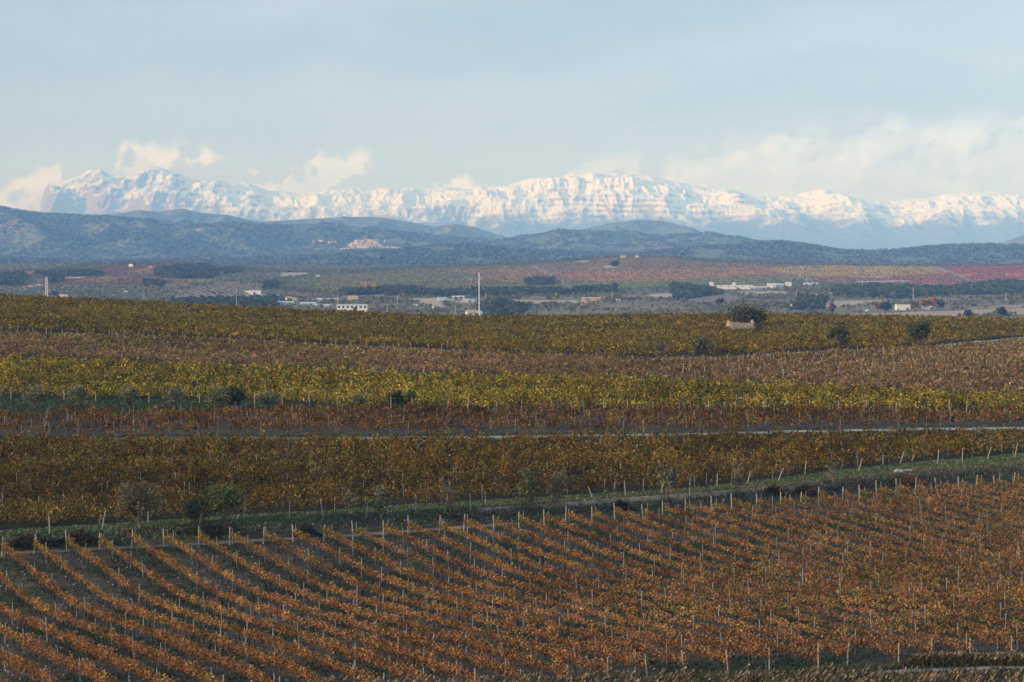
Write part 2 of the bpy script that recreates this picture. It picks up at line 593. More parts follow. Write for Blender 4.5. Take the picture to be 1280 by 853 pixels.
ROAD_MID = wpoly([(150, 548.5), (300, 548), (500, 547.5), (700, 545.5), (850, 543), (1000, 539.5), (1130, 537), (1290, 535), (1400, 533)])
ROAD_RIGHT = wpoly([(800, 451), (860, 449), (930, 446), (1000, 442), (1060, 438.5), (1100, 437), (1160, 434.5), (1220, 428), (1290, 422), (1400, 414)])
ROAD_BANK = wpoly([(-60, 696), (60, 689), (150, 685), (280, 678), (400, 671), (500, 665), (640, 655)])
ROAD_REED = wpoly([(1085, 842), (1150, 838.5), (1220, 836), (1290, 834), (1400, 829)])
PATH_BANK = wpoly([(600, 636), (680, 631), (760, 625), (850, 619), (930, 612), (1000, 604), (1090, 594), (1180, 584), (1290, 575)])


def dist_line(x, y, ln):
    d = np.full(np.shape(x), 1e9)
    for (x0, y0), (x1, y1) in zip(ln[:-1], ln[1:]):
        vx, vy = x1 - x0, y1 - y0
        t = np.clip(((x - x0) * vx + (y - y0) * vy) / (vx * vx + vy * vy), 0, 1)
        d = np.minimum(d, np.hypot(x - x0 - t * vx, y - y0 - t * vy))
    return d


# ---- valley land use: polygons in photo pixels; class, colour
TAN = (0.50, 0.37, 0.25)
BRN = (0.22, 0.135, 0.08)
LAND = [
    ('olive', (0.11, 0.105, 0.07), [(-200, 331), (90, 331), (60, 338), (-200, 342)]),
    ('vine', BRN, [(30, 345), (100, 335), (165, 330), (300, 330), (300, 338), (215, 349), (180, 346), (175, 359), (140, 358), (60, 360), (-100, 366), (-100, 361), (45, 355), (60, 350)]),
    ('vine', (0.390, 0.218, 0.108), [(165, 339), (195, 333), (205, 335), (180, 344)]),
    ('vine', (0.390, 0.218, 0.108), [(25, 343), (42, 341), (40, 345), (28, 347)]),
    ('vine', (0.360, 0.218, 0.101), [(100, 350), (150, 345), (165, 347), (120, 354)]),
    ('bare', TAN, [(78, 347), (108, 346), (100, 349), (80, 349)]),
    ('bare', TAN, [(0, 362), (30, 358), (50, 355), (56, 357), (20, 363)]),
    ('wood', None, [(-100, 348), (30, 343), (35, 348), (27, 357), (-100, 358)]),
    ('wood', None, [(42, 342), (58, 341), (75, 340), (80, 346), (78, 354), (62, 355), (58, 346)]),
    ('wood', None, [(80, 340), (125, 340), (127, 345), (80, 346)]),
    ('wood', None, [(183, 352), (208, 353), (205, 360), (180, 359)]),
    ('olive', (0.10, 0.10, 0.065), [(-200, 363), (60, 359), (130, 356), (215, 361), (215, 376), (0, 372), (-200, 368)]),
    ('wood', None, [(195, 336), (262, 331), (310, 340), (275, 345), (265, 349), (215, 348), (196, 345)]),
    ('vine', (0.374, 0.218, 0.113), [(262, 332), (290, 331), (285, 338), (265, 337)]),
    ('vine', (0.300, 0.235, 0.113), [(215, 350), (265, 349), (270, 352), (220, 358)]),
    ('rows', (0.30, 0.215, 0.14), [(222, 364), (270, 356), (330, 355), (325, 367), (290, 368), (230, 369)]),
    ('scrub', (0.19, 0.15, 0.10), [(270, 345), (310, 341), (370, 343), (330, 352), (270, 352)]),
    ('wood', None, [(330, 355), (345, 353), (348, 361), (330, 362)]),
    ('vine', (0.196, 0.210, 0.083), [(340, 352), (430, 346), (430, 362), (370, 362), (365, 356)]),
    ('bare', TAN, [(352, 340), (390, 338), (385, 343), (370, 346), (350, 346)]),
    ('vine', (0.226, 0.210, 0.076), [(400, 345), (500, 340), (560, 336), (640, 332), (690, 333), (720, 350), (735, 361), (700, 360), (600, 360), (540, 362), (400, 364)]),
    ('vine', (0.346, 0.218, 0.095), [(560, 340), (640, 335), (690, 336), (712, 350), (640, 352), (580, 352), (610, 344)]),
    ('vine', (0.390, 0.252, 0.108), [(450, 354), (468, 352), (470, 360), (448, 360)]),
    ('vine', (0.277, 0.202, 0.120), [(663, 331), (720, 326), (790, 321), (830, 322), (880, 328), (960, 331), (1000, 333), (1010, 345), (900, 352), (855, 353), (800, 354), (740, 356), (705, 352)]),
    ('vine', (0.406, 0.227, 0.095), [(690, 342), (780, 338), (855, 335), (960, 335), (1000, 340), (930, 346), (850, 350), (760, 353), (715, 350)]),
    ('vine', (0.217, 0.235, 0.076), [(715, 354), (770, 353), (800, 354), (850, 351), (930, 349), (1000, 348), (980, 354), (850, 358), (790, 362), (720, 362)]),
    ('vine', (0.432, 0.306, 0.110), [(960, 336), (985, 334), (1040, 332), (1175, 334), (1195, 341), (1130, 345), (1060, 346), (1000, 347)]),
    ('vine', (0.330, 0.160, 0.101), [(1010, 346), (1130, 345), (1195, 341), (1235, 354), (1180, 360), (1100, 358), (1070, 352), (1020, 352)]),
    ('vine', (0.346, 0.126, 0.091), [(1170, 334), (1280, 332), (1500, 332), (1500, 352), (1235, 354), (1215, 350), (1185, 340)]),
    ('vine', (0.600, 0.202, 0.113), [(1190, 344), (1220, 342), (1216, 346), (1200, 347)]),
    ('vine', (0.570, 0.185, 0.101), [(1255, 342), (1300, 341), (1300, 345), (1262, 346)]),
    ('bare', (0.55, 0.45, 0.40), [(1065, 345.6), (1115, 345.6), (1115, 346.8), (1065, 346.8)]),
    ('bare', (0.55, 0.45, 0.40), [(1070, 352), (1140, 350.6), (1140, 352.0), (1074, 353.6)]),
    ('bare', (0.55, 0.45, 0.40), [(1225, 350), (1300, 349.6), (1300, 351.0), (1225, 351.2)]),
    ('wood', None, [(657, 351), (692, 349), (692, 357), (657, 357)]),
    ('wood', None, [(640, 362), (700, 363), (770, 360), (772, 366), (700, 369), (640, 369)]),
    ('bare', TAN, [(752, 334.5), (758, 332.5), (774, 333), (772, 335.5)]),
    ('bare', TAN, [(720, 327), (738, 325.5), (738, 327.5), (722, 328.5)]),
    ('wood', None, [(425, 364), (520, 360), (540, 365), (640, 363), (640, 370), (560, 371), (425, 369)]),
    ('bare', TAN, [(215, 372), (250, 370), (300, 369), (352, 369), (350, 372), (300, 374), (215, 376)]),
    ('bare', TAN, [(505, 374), (545, 372), (556, 384), (530, 381)]),
    ('bare', TAN, [(556, 377.5), (625, 375), (682, 375), (735, 375), (735, 379), (657, 379.5), (600, 380)]),
    ('bare', (0.34, 0.22, 0.17), [(425, 369.5), (482, 368.5), (480, 371.5), (425, 372)]),
    ('bare', TAN, [(812, 369), (846, 366), (846, 371), (812, 373.5)]),
    ('bare', TAN, [(918, 364.5), (985, 364.5), (990, 368), (935, 369.5)]),
    ('bare', (0.26, 0.20, 0.155), [(855, 375), (870, 371), (910, 369), (928, 373), (915, 378), (870, 380)]),
    ('bare', TAN, [(1010, 377), (1110, 376), (1112, 378), (1070, 381), (1040, 384)]),
    ('bare', (0.46, 0.33, 0.22), [(1040, 394), (1100, 392), (1150, 390), (1220, 388), (1420, 380), (1420, 388), (1215, 395), (1150, 400), (1040, 402)]),
    ('bare', (0.36, 0.26, 0.19), [(1205, 385), (1300, 380.5), (1300, 384), (1210, 388)]),
    ('wood', None, [(1040, 360), (1100, 358), (1180, 361), (1235, 354), (1500, 352), (1500, 368), (1200, 369), (1120, 374), (1040, 370)]),
    ('wood', None, [(1000, 372), (1035, 376), (1030, 388), (985, 388)]),
    ('wood', None, [(600, 381), (625, 378), (662, 385), (650, 398), (600, 398)]),
    ('wood', None, [(215, 376), (300, 375), (345, 373), (345, 385), (215, 382)]),
    ('wood', None, [(840, 357), (890, 362), (905, 368), (860, 374), (840, 374)]),
]
VALLEY_ROADS = [([(664, 333), (681, 339.5), (700, 350.5), (715, 362)], 1.1, (0.22, 0.23, 0.23)),
                ([(1172, 335), (1190, 341), (1206, 348), (1220, 354)], 0.9, (0.26, 0.26, 0.25))]


def px_line_dist(px, py, ln):
    return dist_line(px, py * 1.0, np.array(ln))


def build_ground():
    rows = np.concatenate([[-4000, -1500, -500, -100, 20, 60, 90, 115], np.arange(125, 272, 0.55), np.geomspace(273, 1050, 230), np.geomspace(1075, 1800, 24),
                           np.geomspace(1820, 7600, 330), np.geomspace(7800, 43500, 30)])
    us = np.concatenate([[-60, -8, -2, -0.8, -0.5, -0.40], np.linspace(-0.34, 0.34, 820), [0.40, 0.5, 0.8, 2, 8, 60]])
    Y, U = np.meshgrid(rows, us, indexing='ij')
    X = np.clip(U * np.maximum(Y, 60), -25500 + U * 2, 25500 + U * 2)
    Z = ground(X, Y)
    Z = np.where(Y > 30000, -20, Z)
    far = np.abs(U) > 0.6
    Z = np.where(far & (Y < 1000), np.clip(Z, -3, 6), Z)
    col = np.zeros(X.shape + (3,), np.float32)
    n1 = fbm(X / 9, Y / 9, 3); n2 = fbm(X / 2.2, Y / 2.2, 2)
    g = np.clip(0.5 + 1.1 * n1 + 0.5 * n2, 0, 1)[..., None]
    col[:] = np.array(SOIL) * (1 - g) + np.array(GRASS) * g
    PX, PY = px_of(X, np.maximum(Y, 30), Z)
    near = Y < 1100
    f1 = inside(X, Y, F1)
    s = np.array((0.120, 0.092, 0.068))
    gg = np.clip(0.45 + 1.5 * n1 + 0.5 * n2, 0, 1)[..., None]
    col[f1] = (s * (1 - gg) + np.array((0.055, 0.072, 0.036)) * gg)[f1]
    for poly, c in ((F2, (0.045, 0.037, 0.024)), (F3, (0.085, 0.070, 0.052)), (F4, (0.04, 0.042, 0.02)), (F5, (0.065, 0.048, 0.036)), (F6x, (0.035, 0.034, 0.018))):
        k = inside(X, Y, poly)
        col[k] = (np.array(c) * (1 + 0.5 * n1[..., None]))[k]
    # grass terrace and bank: green terrace, dry tan on the lip, dark brown on the face
    fy = Y - foot_y(X)
    t = (fy > 2.0) & (fy < 40) & ~inside(X, Y, F2) & near
    gg = np.clip(0.45 + 0.9 * n1 + 0.7 * n2, 0, 1)[..., None]
    col[t] = (np.array((0.10, 0.14, 0.07)) * (1 - gg) + np.array((0.20, 0.205, 0.135)) * gg)[t]
    lip = (fy > 1.2) & (fy < 3.6 + 2.0 * n1) & near
    k = sst((PX - 520) / 300)[..., None]
    col[lip] = (np.array((0.08, 0.08, 0.045)) * (1 - k) + np.array((0.17, 0.14, 0.09)) * k)[lip]
    face = (fy > -0.3) & (fy <= 1.3) & near
    col[face] = (np.array((0.075, 0.062, 0.045)) * (1 + 0.8 * n2[..., None]))[face]
    for ln, w, c in ((ROAD_MID, 2.2, (0.40, 0.34, 0.28)), (ROAD_RIGHT, 4.6, (0.42, 0.40, 0.37)), (ROAD_BANK, 0.8, (0.19, 0.145, 0.11)), (ROAD_REED, 0.75, (0.30, 0.26, 0.22)), (PATH_BANK, 0.45, (0.24, 0.19, 0.135))):
        d = dist_line(X, Y, ln)
        k = sst((w + 0.7 * n2 - d) / (0.35 * w))[..., None]
        if ln is ROAD_MID:
            k = k * (0.35 + 0.65 * sst((PX - 350) / 400))[..., None]
            k = k * (1 - 0.7 * sst((0.35 - np.abs(d)) / 0.3))[..., None]
        k = np.where(near[..., None], k, 0)
        col = col * (1 - k) + np.array(c, np.float32) * k
    # valley
    v = Y > 1100
    nv = fbm(X / 260, Y / 260, 4)[..., None]; nw = fbm(X / 60, Y / 90, 3)[..., None]
    base = np.array((0.22, 0.185, 0.11)) * (1 + 0.6 * nv) + np.array((0.06, 0.03, 0.02)) * np.clip(nw * 2, 0, 1)
    col[v] = base[v]
    WX = PX + 9 * fbm(X / 110, Y / 240, 3); WY = PY + 1.7 * fbm(X / 90 + 5, Y / 200, 3)
    for cls, c, poly in LAND:
        soft = cls in ('wood', 'olive', 'scrub', 'bare')
        k = inside(WX if soft else PX, WY if soft else PY, poly) & v & (Y < 7000) & (Y > 1500)
        if c is None: c = (0.05, 0.055, 0.035)
        amp = 0.45 if cls == 'vine' else 0.15
        col[k] = (np.array(c) * (1 + amp * nv + amp * 0.6 * nw))[k]
    for ln, w, c in VALLEY_ROADS:
        k = (px_line_dist(PX, PY, ln) < w) & v & (Y < 7000) & (Y > 1500)
        col[k] = c
    col = np.clip(col, 0.01, 0.9)
    nr, nc = X.shape
    idx = np.arange(nr * nc).reshape(nr, nc)
    faces = np.stack([idx[:-1, :-1], idx[:-1, 1:], idx[1:, 1:], idx[1:, :-1]], -1).reshape(-1, 4)
    me = fastmesh('ground', np.stack([X, Y, Z], -1).reshape(-1, 3), faces, ground_mat('earth', [(0.9, 0.35), (0.16, 0.18), (0.03, 0.12)]), vertcol=col.reshape(-1, 3), smooth=True)
    tag(link('ground', me), 'dark vineyard soil, grass strips, dirt tracks and the valley farmland beyond', 'ground', kind='structure')


build_ground()


# ------------------------------------------------------------------ hills
def forest_mat():
    m = bpy.data.materials.new('hill_forest')
    m.use_nodes = True
    nt = m.node_tree
    b = nt.nodes['Principled BSDF']
    b.inputs['Roughness'].default_value = 1.0
    b.inputs['Specular IOR Level'].default_value = 0.0
    tc = nt.nodes.new('ShaderNodeTexCoord')

    def noise(sc, det, lo, hi):
        n = nt.nodes.new('ShaderNodeTexNoise')
        n.inputs['Scale'].default_value = sc; n.inputs['Detail'].default_value = det
        nt.links.new(tc.outputs['Object'], n.inputs['Vector'])
        r = nt.nodes.new('ShaderNodeMapRange'); r.interpolation_type = 'SMOOTHSTEP'
        r.inputs[1].default_value = lo; r.inputs[2].default_value = hi
        nt.links.new(n.outputs['Fac'], r.inputs[0])
        return r.outputs[0]

    def mix(f, a, b2):
        n = nt.nodes.new('ShaderNodeMix'); n.data_type = 'RGBA'
        nt.links.new(f, n.inputs[0])
        for i, v in ((6, a), (7, b2)):
            if isinstance(v, tuple): n.inputs[i].default_value = (*v, 1)
            else: nt.links.new(v, n.inputs[i])
        return n.outputs[2]
    c = mix(noise(0.045, 5, 0.35, 0.65), (0.028, 0.048, 0.022), (0.20, 0.22, 0.11))
    c = mix(noise(0.004, 4, 0.42, 0.62), c, (0.15, 0.165, 0.08))
    c = mix(noise(0.0028, 7, 0.61, 0.67), c, (0.28, 0.20, 0.15))
    nt.links.new(c, b.inputs['Base Color'])
    return m


M_FOREST = forest_mat()
for i, h in enumerate(HILLS):
    us = np.linspace(-0.36, 0.36, 1250)
    ys = np.concatenate([np.linspace(h['D'] - h['W'] * 1.35, h['D'] * 1.002, 190), np.linspace(h['D'] * 1.004, h['D'] + h['W'], 14)])
    Y, U = np.meshgrid(ys, us, indexing='ij')
    X = U * Y
    Z = hill_z(h, X, Y, fine=True) - 3
    idx = np.arange(X.size).reshape(X.shape)
    faces = np.stack([idx[:-1, :-1], idx[:-1, 1:], idx[1:, 1:], idx[1:, :-1]], -1).reshape(-1, 4)
    me = fastmesh('hills', np.stack([X, Y, Z], -1).reshape(-1, 3), faces, M_FOREST, smooth=True)
    tag(link('hills', me), ['low dark wooded ridge nearest behind the valley', 'broad forested hill with clearings below the village', 'bluish far hills in front of the snowy range'][i], 'hills', kind='structure')


# ------------------------------------------------------------------ snowy range
MT = [(-300, 330), (-40, 330), (20, 330), (42, 312), (48, 285), (52, 258), (56, 241), (64, 227), (81, 224), (101, 219), (110, 213), (116, 210), (129, 210), (137, 216), (146, 222), (161, 222), (170, 216), (181, 212), (205, 212),
      (222, 217), (242, 225.5), (269, 227), (292, 232), (312, 230.5), (336, 239), (380, 242), (430, 240), (492, 239), (543, 235.6), (559, 234), (580, 235.6), (610, 234), (633, 232), (660, 225.5), (694, 224), (715, 219),
      (737, 217), (778, 218), (811, 220.5), (826, 225), (860, 231), (900, 239), (940, 245), (964, 246), (1000, 243), (1025, 239), (1045, 243), (1068, 247), (1099, 249), (1126, 251), (1166, 247), (1195, 243), (1220, 242), (1250, 241.5), (1270, 244), (1280, 249), (1340, 255), (1600, 262)]


def mountain():
    D, W = 36500.0, 6200.0
    tab = [((p - 640) / F, H - (v - HORIZON) / F * D) for p, v in MT]
    us = np.linspace(-0.34, 0.34, 1650)
    q = np.concatenate([np.linspace(0, 1, 300), np.linspace(1.01, 1.5, 12)])
    Q, U = np.meshgrid(q, us, indexing='ij')
    Y = D - W + Q * W
    X = U * Y
    zr = lerp1(U, tab)
    zb = 60.0
    hgt = zr - zb
    big = fbm(X / 4200 + 2.2, Y / 6000, 3)
    but = fbm(X / 1500 + 9.1, Y / 4200, 5, 0.55, ridged=True)          # buttresses running down the face
    sm = fbm(X / 330 + 1.7, Y / 1100, 4, 0.55, ridged=True)
    # profile: forested foot, talus, cliff band, snow shelf, summit
    s = np.clip(Q + 0.13 * big + 0.10 * (but - 0.5), 0, 1.0)
    prof = np.interp(s, [0, 0.30, 0.52, 0.60, 0.72, 0.78, 0.92, 1.0], [0, 0.14, 0.36, 0.60, 0.70, 0.86, 0.95, 1.0])
    left = sst((200 - (U * F + 640)) / 120)                             # the left massif is one sheer wall
    prof_l = np.interp(s, [0, 0.35, 0.62, 0.70, 0.86, 1.0], [0, 0.12, 0.28, 0.72, 0.86, 1.0])
    prof = prof * (1 - left) + prof_l * left
    env = np.clip(Q * 3, 0, 1) * np.clip((1.02 - Q) * 6, 0.10, 1)
    z = zb + hgt * prof + env * np.clip(hgt / 1300, 0, 1) * (280 * (but - 0.55) + 62 * (sm - 0.5) + 27 * fbm(X / 110, Y / 420, 4))
    # horizontal rock strata
    st = z / 95.0 + 2.6 * fbm(X / 2300, Y / 2500, 3)
    z = z + 9 * np.sin(2 * np.pi * st) * np.clip(Q * 4, 0, 1) * (0.35 + 0.65 * sst(((U * F + 640) - 560) / 200)) * np.clip((1.0 - Q) * 8, 0, 1)
    z = np.where(Q == 0, -60.0, z)
    back = Q > 1
    z = np.where(back, zr - (Q - 1) * 2 * hgt, z)
    crest = 14 * fbm(U * 900, U * 0 + 0.5, 4)
    z = z + crest * np.clip((Q - 0.85) / 0.15, 0, 1) * np.clip(hgt / 1300, 0, 1)
    idx = np.arange(X.size).reshape(X.shape)
    faces = np.stack([idx[:-1, :-1], idx[:-1, 1:], idx[1:, 1:], idx[1:, :-1]], -1).reshape(-1, 4)
    m = bpy.data.materials.new('snow_and_rock')
    m.use_nodes = True
    nt = m.node_tree; N, L = nt.nodes, nt.links
    b = N['Principled BSDF']; b.inputs['Roughness'].default_value = 0.9; b.inputs['Specular IOR Level'].default_value = 0.05
    geo = N.new('ShaderNodeNewGeometry'); tc = N.new('ShaderNodeTexCoord')
    sp = N.new('ShaderNodeSeparateXYZ'); L.new(geo.outputs['Normal'], sp.inputs[0])
    pz = N.new('ShaderNodeSeparateXYZ'); L.new(tc.outputs['Object'], pz.inputs[0])

    def noise(sc, det, rough=0.6, vec=None):
        n = N.new('ShaderNodeTexNoise'); n.inputs['Scale'].default_value = sc; n.inputs['Detail'].default_value = det; n.inputs['Roughness'].default_value = rough
        L.new(vec or tc.outputs['Object'], n.inputs['Vector']); return n.outputs['Fac']

    def mth(op, a, c):
        n = N.new('ShaderNodeMath'); n.operation = op
        for i, v in enumerate((a, c)):
            if isinstance(v, (int, float)): n.inputs[i].default_value = v
            else: L.new(v, n.inputs[i])
        return n.outputs[0]

    def ss(v, lo, hi):
        r = N.new('ShaderNodeMapRange'); r.interpolation_type = 'SMOOTHSTEP'; L.new(v, r.inputs[0]); r.inputs[1].default_value = lo; r.inputs[2].default_value = hi; return r.outputs[0]

    def mix(f, a, c):
        n = N.new('ShaderNodeMix'); n.data_type = 'RGBA'; L.new(f, n.inputs[0])
        for i, v in ((6, a), (7, c)):
            if isinstance(v, tuple): n.inputs[i].default_value = (*v, 1)
            else: L.new(v, n.inputs[i])
        return n.outputs[2]
    n_f = noise(0.018, 6, 0.72); n_m = noise(0.0025, 5)
    # snow: gentle slopes, more with height, broken by noise
    hz = mth('MULTIPLY', mth('SUBTRACT', pz.outputs['Z'], 900.0), 1 / 900.0)
    sc = mth('ADD', mth('ADD', sp.outputs['Z'], mth('MULTIPLY', hz, 0.24)), mth('ADD', mth('MULTIPLY', mth('SUBTRACT', n_f, 0.5), 0.5), mth('MULTIPLY', mth('SUBTRACT', n_m, 0.5), 1.0)))
    lf = N.new('ShaderNodeMapRange'); lf.interpolation_type = 'SMOOTHSTEP'; L.new(pz.outputs['X'], lf.inputs[0])
    for i_, v_ in ((1, -7600.0), (2, -3000.0), (3, 0.30), (4, 0.03)): lf.inputs[i_].default_value = v_
    sc = mth('SUBTRACT', sc, lf.outputs[0])
    snow = ss(sc, 0.50, 0.72)
    rock = mix(n_f, (0.18, 0.165, 0.16), (0.40, 0.32, 0.28))
    wood = ss(mth('ADD', hz, mth('MULTIPLY', mth('SUBTRACT', n_m, 0.5), 0.5)), -0.50, -0.30)
    low = mix(n_f, (0.05, 0.06, 0.05), (0.14, 0.13, 0.11))
    rock = mix(wood, low, rock)
    snow = mth('MULTIPLY', snow, ss(mth('ADD', hz, mth('MULTIPLY', mth('SUBTRACT', n_m, 0.5), 0.9)), -0.55, -0.15))
    c = mix(snow, rock, (0.88, 0.87, 0.88))
    L.new(c, b.inputs['Base Color'])
    me = fastmesh('mountains', np.stack([X, Y, z], -1).reshape(-1, 3), faces, m, smooth=True)
    tag(link('mountains', me), 'snow covered limestone range with pinkish cliffs along the horizon', 'mountains', kind='structure')


mountain()

# ------------------------------------------------------------------ haze
def haze():
    x0, x1, y0, y1, z0, z1 = -26000., 26000., -6500., 44000., -90., 1900.
    v = [(x, y, z) for z in (z0, z1) for y in (y0, y1) for x in (x0, x1)]
    f = [(0, 2, 3, 1), (4, 5, 7, 6), (0, 1, 5, 4), (2, 6, 7, 3), (0, 4, 6, 2), (1, 3, 7, 5)]
    m = bpy.data.materials.new('haze')
    m.use_nodes = True
    nt = m.node_tree
    nt.nodes.clear()
    o = nt.nodes.new('ShaderNodeOutputMaterial')
    p = nt.nodes.new('ShaderNodeVolumePrincipled')
    p.inputs['Color'].default_value = (*HAZE_COLOR, 1)
    p.inputs['Absorption Color'].default_value = (1, 1, 1, 1)
    p.inputs['Density'].default_value = HAZE_DENSITY
    p.inputs['Anisotropy'].default_value = -0.3
    nt.links.new(p.outputs[0], o.inputs['Volume'])
    m.cycles.homogeneous_volume = True if hasattr(m.cycles, 'homogeneous_volume') else None
    me = fastmesh('haze', v, f, m)
    tag(link('haze', me), 'pale blue air between the vineyards and the far mountains', 'haze', kind='stuff')


haze()

# ------------------------------------------------------------------ vineyards
_h = hit(928, 412.5)
TREE_CLEAR = [(_h[0], _h[1] - 7, 9.0), (_h[0] - 3, _h[1] - 16, 7.0), (_h[0] + 3, _h[1] - 16, 7.0), (_h[0], _h[1] + 4, 8.0)]      # (x, y, radius) kept free of vines


def plant(poly, ang, spacing, step, jitter=0.12):
    """vine positions in a field: rows run along ang (radians from +X)"""
    c, s = math.cos(ang), math.sin(ang)
    a = poly @ np.array([[c, -s], [s, c]])          # along, across
    al = np.arange(a[:, 0].min(), a[:, 0].max(), step)
    ac = np.arange(a[:, 1].min(), a[:, 1].max(), spacing)
    A, B = np.meshgrid(al, ac)
    rid = np.broadcast_to(np.arange(len(ac))[:, None], A.shape).ravel()
    A = (A + RNG.uniform(0, step, (len(ac), 1)) + RNG.normal(0, jitter, A.shape)).ravel()
    B = (B + RNG.normal(0, 0.05, B.shape)).ravel()
    x = A * c - B * s; y = A * s + B * c
    k = inside(x, y, poly) & (np.abs(x / y) < 0.30)
    return np.stack([x, y], 1)[k], rid[k], A[k]


def palette(n, cols, w):
    cols = np.array(cols)
    i = RNG.choice(len(cols), n, p=np.array(w) / np.sum(w))
    return cols[i] * RNG.uniform(0.6, 1.35, (n, 1))


ORANGE = ([(0.40, 0.195, 0.080), (0.32, 0.145, 0.066), (0.20, 0.095, 0.052), (0.48, 0.29, 0.09), (0.15, 0.12, 0.05)], [4, 4, 3, 1.6, 0.9])
ROW1 = math.atan2(-1.0, 0.54)


def canopy(pts, ang, nleaf, size, cols, zlo=0.75, zhi=1.75, half=0.72, wid=0.34, vig=None, q=None, patch=None, dim=0.98, lumpy=1.0):
    """leaf clouds over the vines at pts; returns Quads"""
    q = Quads() if q is None else q
    n = len(pts)
    vig = RNG.uniform(0.7, 1.15, n) if vig is None else vig
    cnt = np.maximum(3, (nleaf * vig).astype(int))
    rep = np.repeat(np.arange(n), cnt)
    t = len(rep)
    al = RNG.uniform(-half, half, t)
    # loose shoots: clusters at random heights rather than a box
    ac = RNG.normal(0, wid * 0.55, t)
    hh = RNG.beta(1.5, 1.6, t)
    zz = zlo + (zhi - zlo) * hh * vig[rep] ** 0.8 * (1.12 - 0.5 * (al / half) ** 2) + 0.10 * np.sin(al * 7 + rep * 2.1)
    c, s = math.cos(ang), math.sin(ang)
    g = ground(pts[:, 0], pts[:, 1])
    pos = np.stack([pts[rep, 0] + al * c - ac * s, pts[rep, 1] + al * s + ac * c, g[rep] + zz], 1)
    col = palette(t, *cols)
    hue = np.stack([RNG.normal(1.02, 0.06, n), RNG.normal(1.05, 0.09, n), RNG.normal(1, 0.10, n)], 1).clip(0.6, 1.5)
    lump = fbm(pts[:, 0] / 4.0 + 3, pts[:, 1] / 11.0, 3)
    col = col * (RNG.uniform(0.7, 1.25, (n, 1)) * np.clip(1 + 1.3 * lumpy * lump + 0.9 * lumpy * fbm(pts[:, 0] / 60.0 + 5, pts[:, 1] / 26.0, 3), 0.35, 2.0)[:, None])[rep] * dim * hue[rep]
    if patch is not None:
        k = np.clip(patch[rep], 0, 1)[:, None]
        col2 = palette(t, *patch_cols) * dim
        col = np.where(RNG.uniform(size=(t, 1)) < k, col2, col)
    q.leaves(pos, size, col)
    return q


patch_cols = ([(0.30, 0.24, 0.05), (0.20, 0.17, 0.04), (0.40, 0.26, 0.06)], [2, 2, 1])

# --- near orange vineyard
p1, r1, a1 = plant(F1, ROW1, 3.30, 1.15)
g1 = ground(p1[:, 0], p1[:, 1])
px1, py1 = px_of(p1[:, 0], p1[:, 1], g1 + 1.2)
vis = (px1 > -25) & (px1 < 1305) & (py1 < 875)
p1, r1, a1, px1, py1, g1 = p1[vis], r1[vis], a1[vis], px1[vis], py1[vis], g1[vis]
inview = (px1 > 2) & (px1 < 1278) & (py1 < 848)
order = np.argsort(np.where(inview, p1[:, 1], 1e6))
near_ids = order[:300]
isnear = np.zeros(len(p1), bool); isnear[near_ids] = True
edge1 = p1[:, 1] > foot_y(p1[:, 0]) - 9.0      # yellower vines at the row heads
rest = ~isnear


def trunks(q, pts, g, n_guard):
    b = np.stack([pts[:, 0], pts[:, 1], g], 1)
    q.posts(b, 0.85, 0.035, (0.05, 0.04, 0.033), lean=0.12)
    k = RNG.uniform(size=len(b)) < n_guard
    q.posts(b[k] + np.array([0.05, -0.05, 0]), 0.10, 0.045, (0.42, 0.45, 0.47), lean=0.2)


q = canopy(p1[rest], ROW1, 135, 0.125, ORANGE, zlo=0.85, zhi=1.66, wid=0.25, lumpy=0.6, vig=RNG.uniform(0.5, 1.12, int(rest.sum())), patch=np.where(edge1[rest], 0.6, 0.04 + 0.16 * np.clip((px1[rest] - 700) / 500, 0, 1)))
me_f = q.mesh('grapevine_rows', M_LEAF)
tr = Quads(); trunks(tr, p1[rest], g1[rest], 0.24)
rows_root = empty('grapevine_rows', (0, 170, 0), 0, 'rows of rust orange grapevines filling the near vineyard up to the bank', 'vineyard', 'grapevines of the near vineyard')
rows_root['kind'] = 'stuff'
rows_root.location = (0, 0, 0)
for nm, me in (('foliage', me_f), ('trunks', tr.mesh('trunks', M_TINT))):
    o = link(nm, me, rows_root); o['kind'] = 'stuff'

# 300 single vines, nearest the camera
fol_meshes, trunk_meshes = [], []
for i in range(14):
    qq = Quads()
    n = 150
    al = RNG.uniform(-0.74, 0.74, n); ac = RNG.normal(0, 0.165, n); hh = RNG.beta(1.5, 1.6, n)
    zz = 0.72 + 1.05 * hh * RNG.uniform(0.85, 1.15) + 0.13 * np.sin(al * 7 + i)
    c, s = math.cos(ROW1), math.sin(ROW1)
    col = palette(n, *ORANGE) * RNG.uniform(0.75, 1.2) * 0.98
    qq.leaves(np.stack([al * c - ac * s, al * s + ac * c, zz], 1), 0.125, col)
    fol_meshes.append(qq.mesh('foliage', M_LEAF))
    V, Fc = [], []
    k = RNG.normal(0, 0.05, 4)
    tube(V, Fc, [(0, 0, -0.05), (k[0], k[1], 0.4), (k[2], k[3], 0.8)], [0.045, 0.036, 0.03], 6)
    tube(V, Fc, [(k[2], k[3], 0.78), (0.35 * c, 0.35 * s, 0.86), (0.68 * c, 0.68 * s, 0.84)], [0.025, 0.02, 0.012], 4)
    tube(V, Fc, [(k[2], k[3], 0.78), (-0.35 * c, -0.35 * s, 0.85), (-0.66 * c, -0.66 * s, 0.83)], [0.025, 0.02, 0.012], 4)
    trunk_meshes.append(fastmesh('trunk', np.array(V), np.array(Fc), M_BARK, smooth=True))
V, Fc = [], []
tube(V, Fc, [(0, 0, 0), (0, 0, 0.11)], [0.05, 0.045], 6)
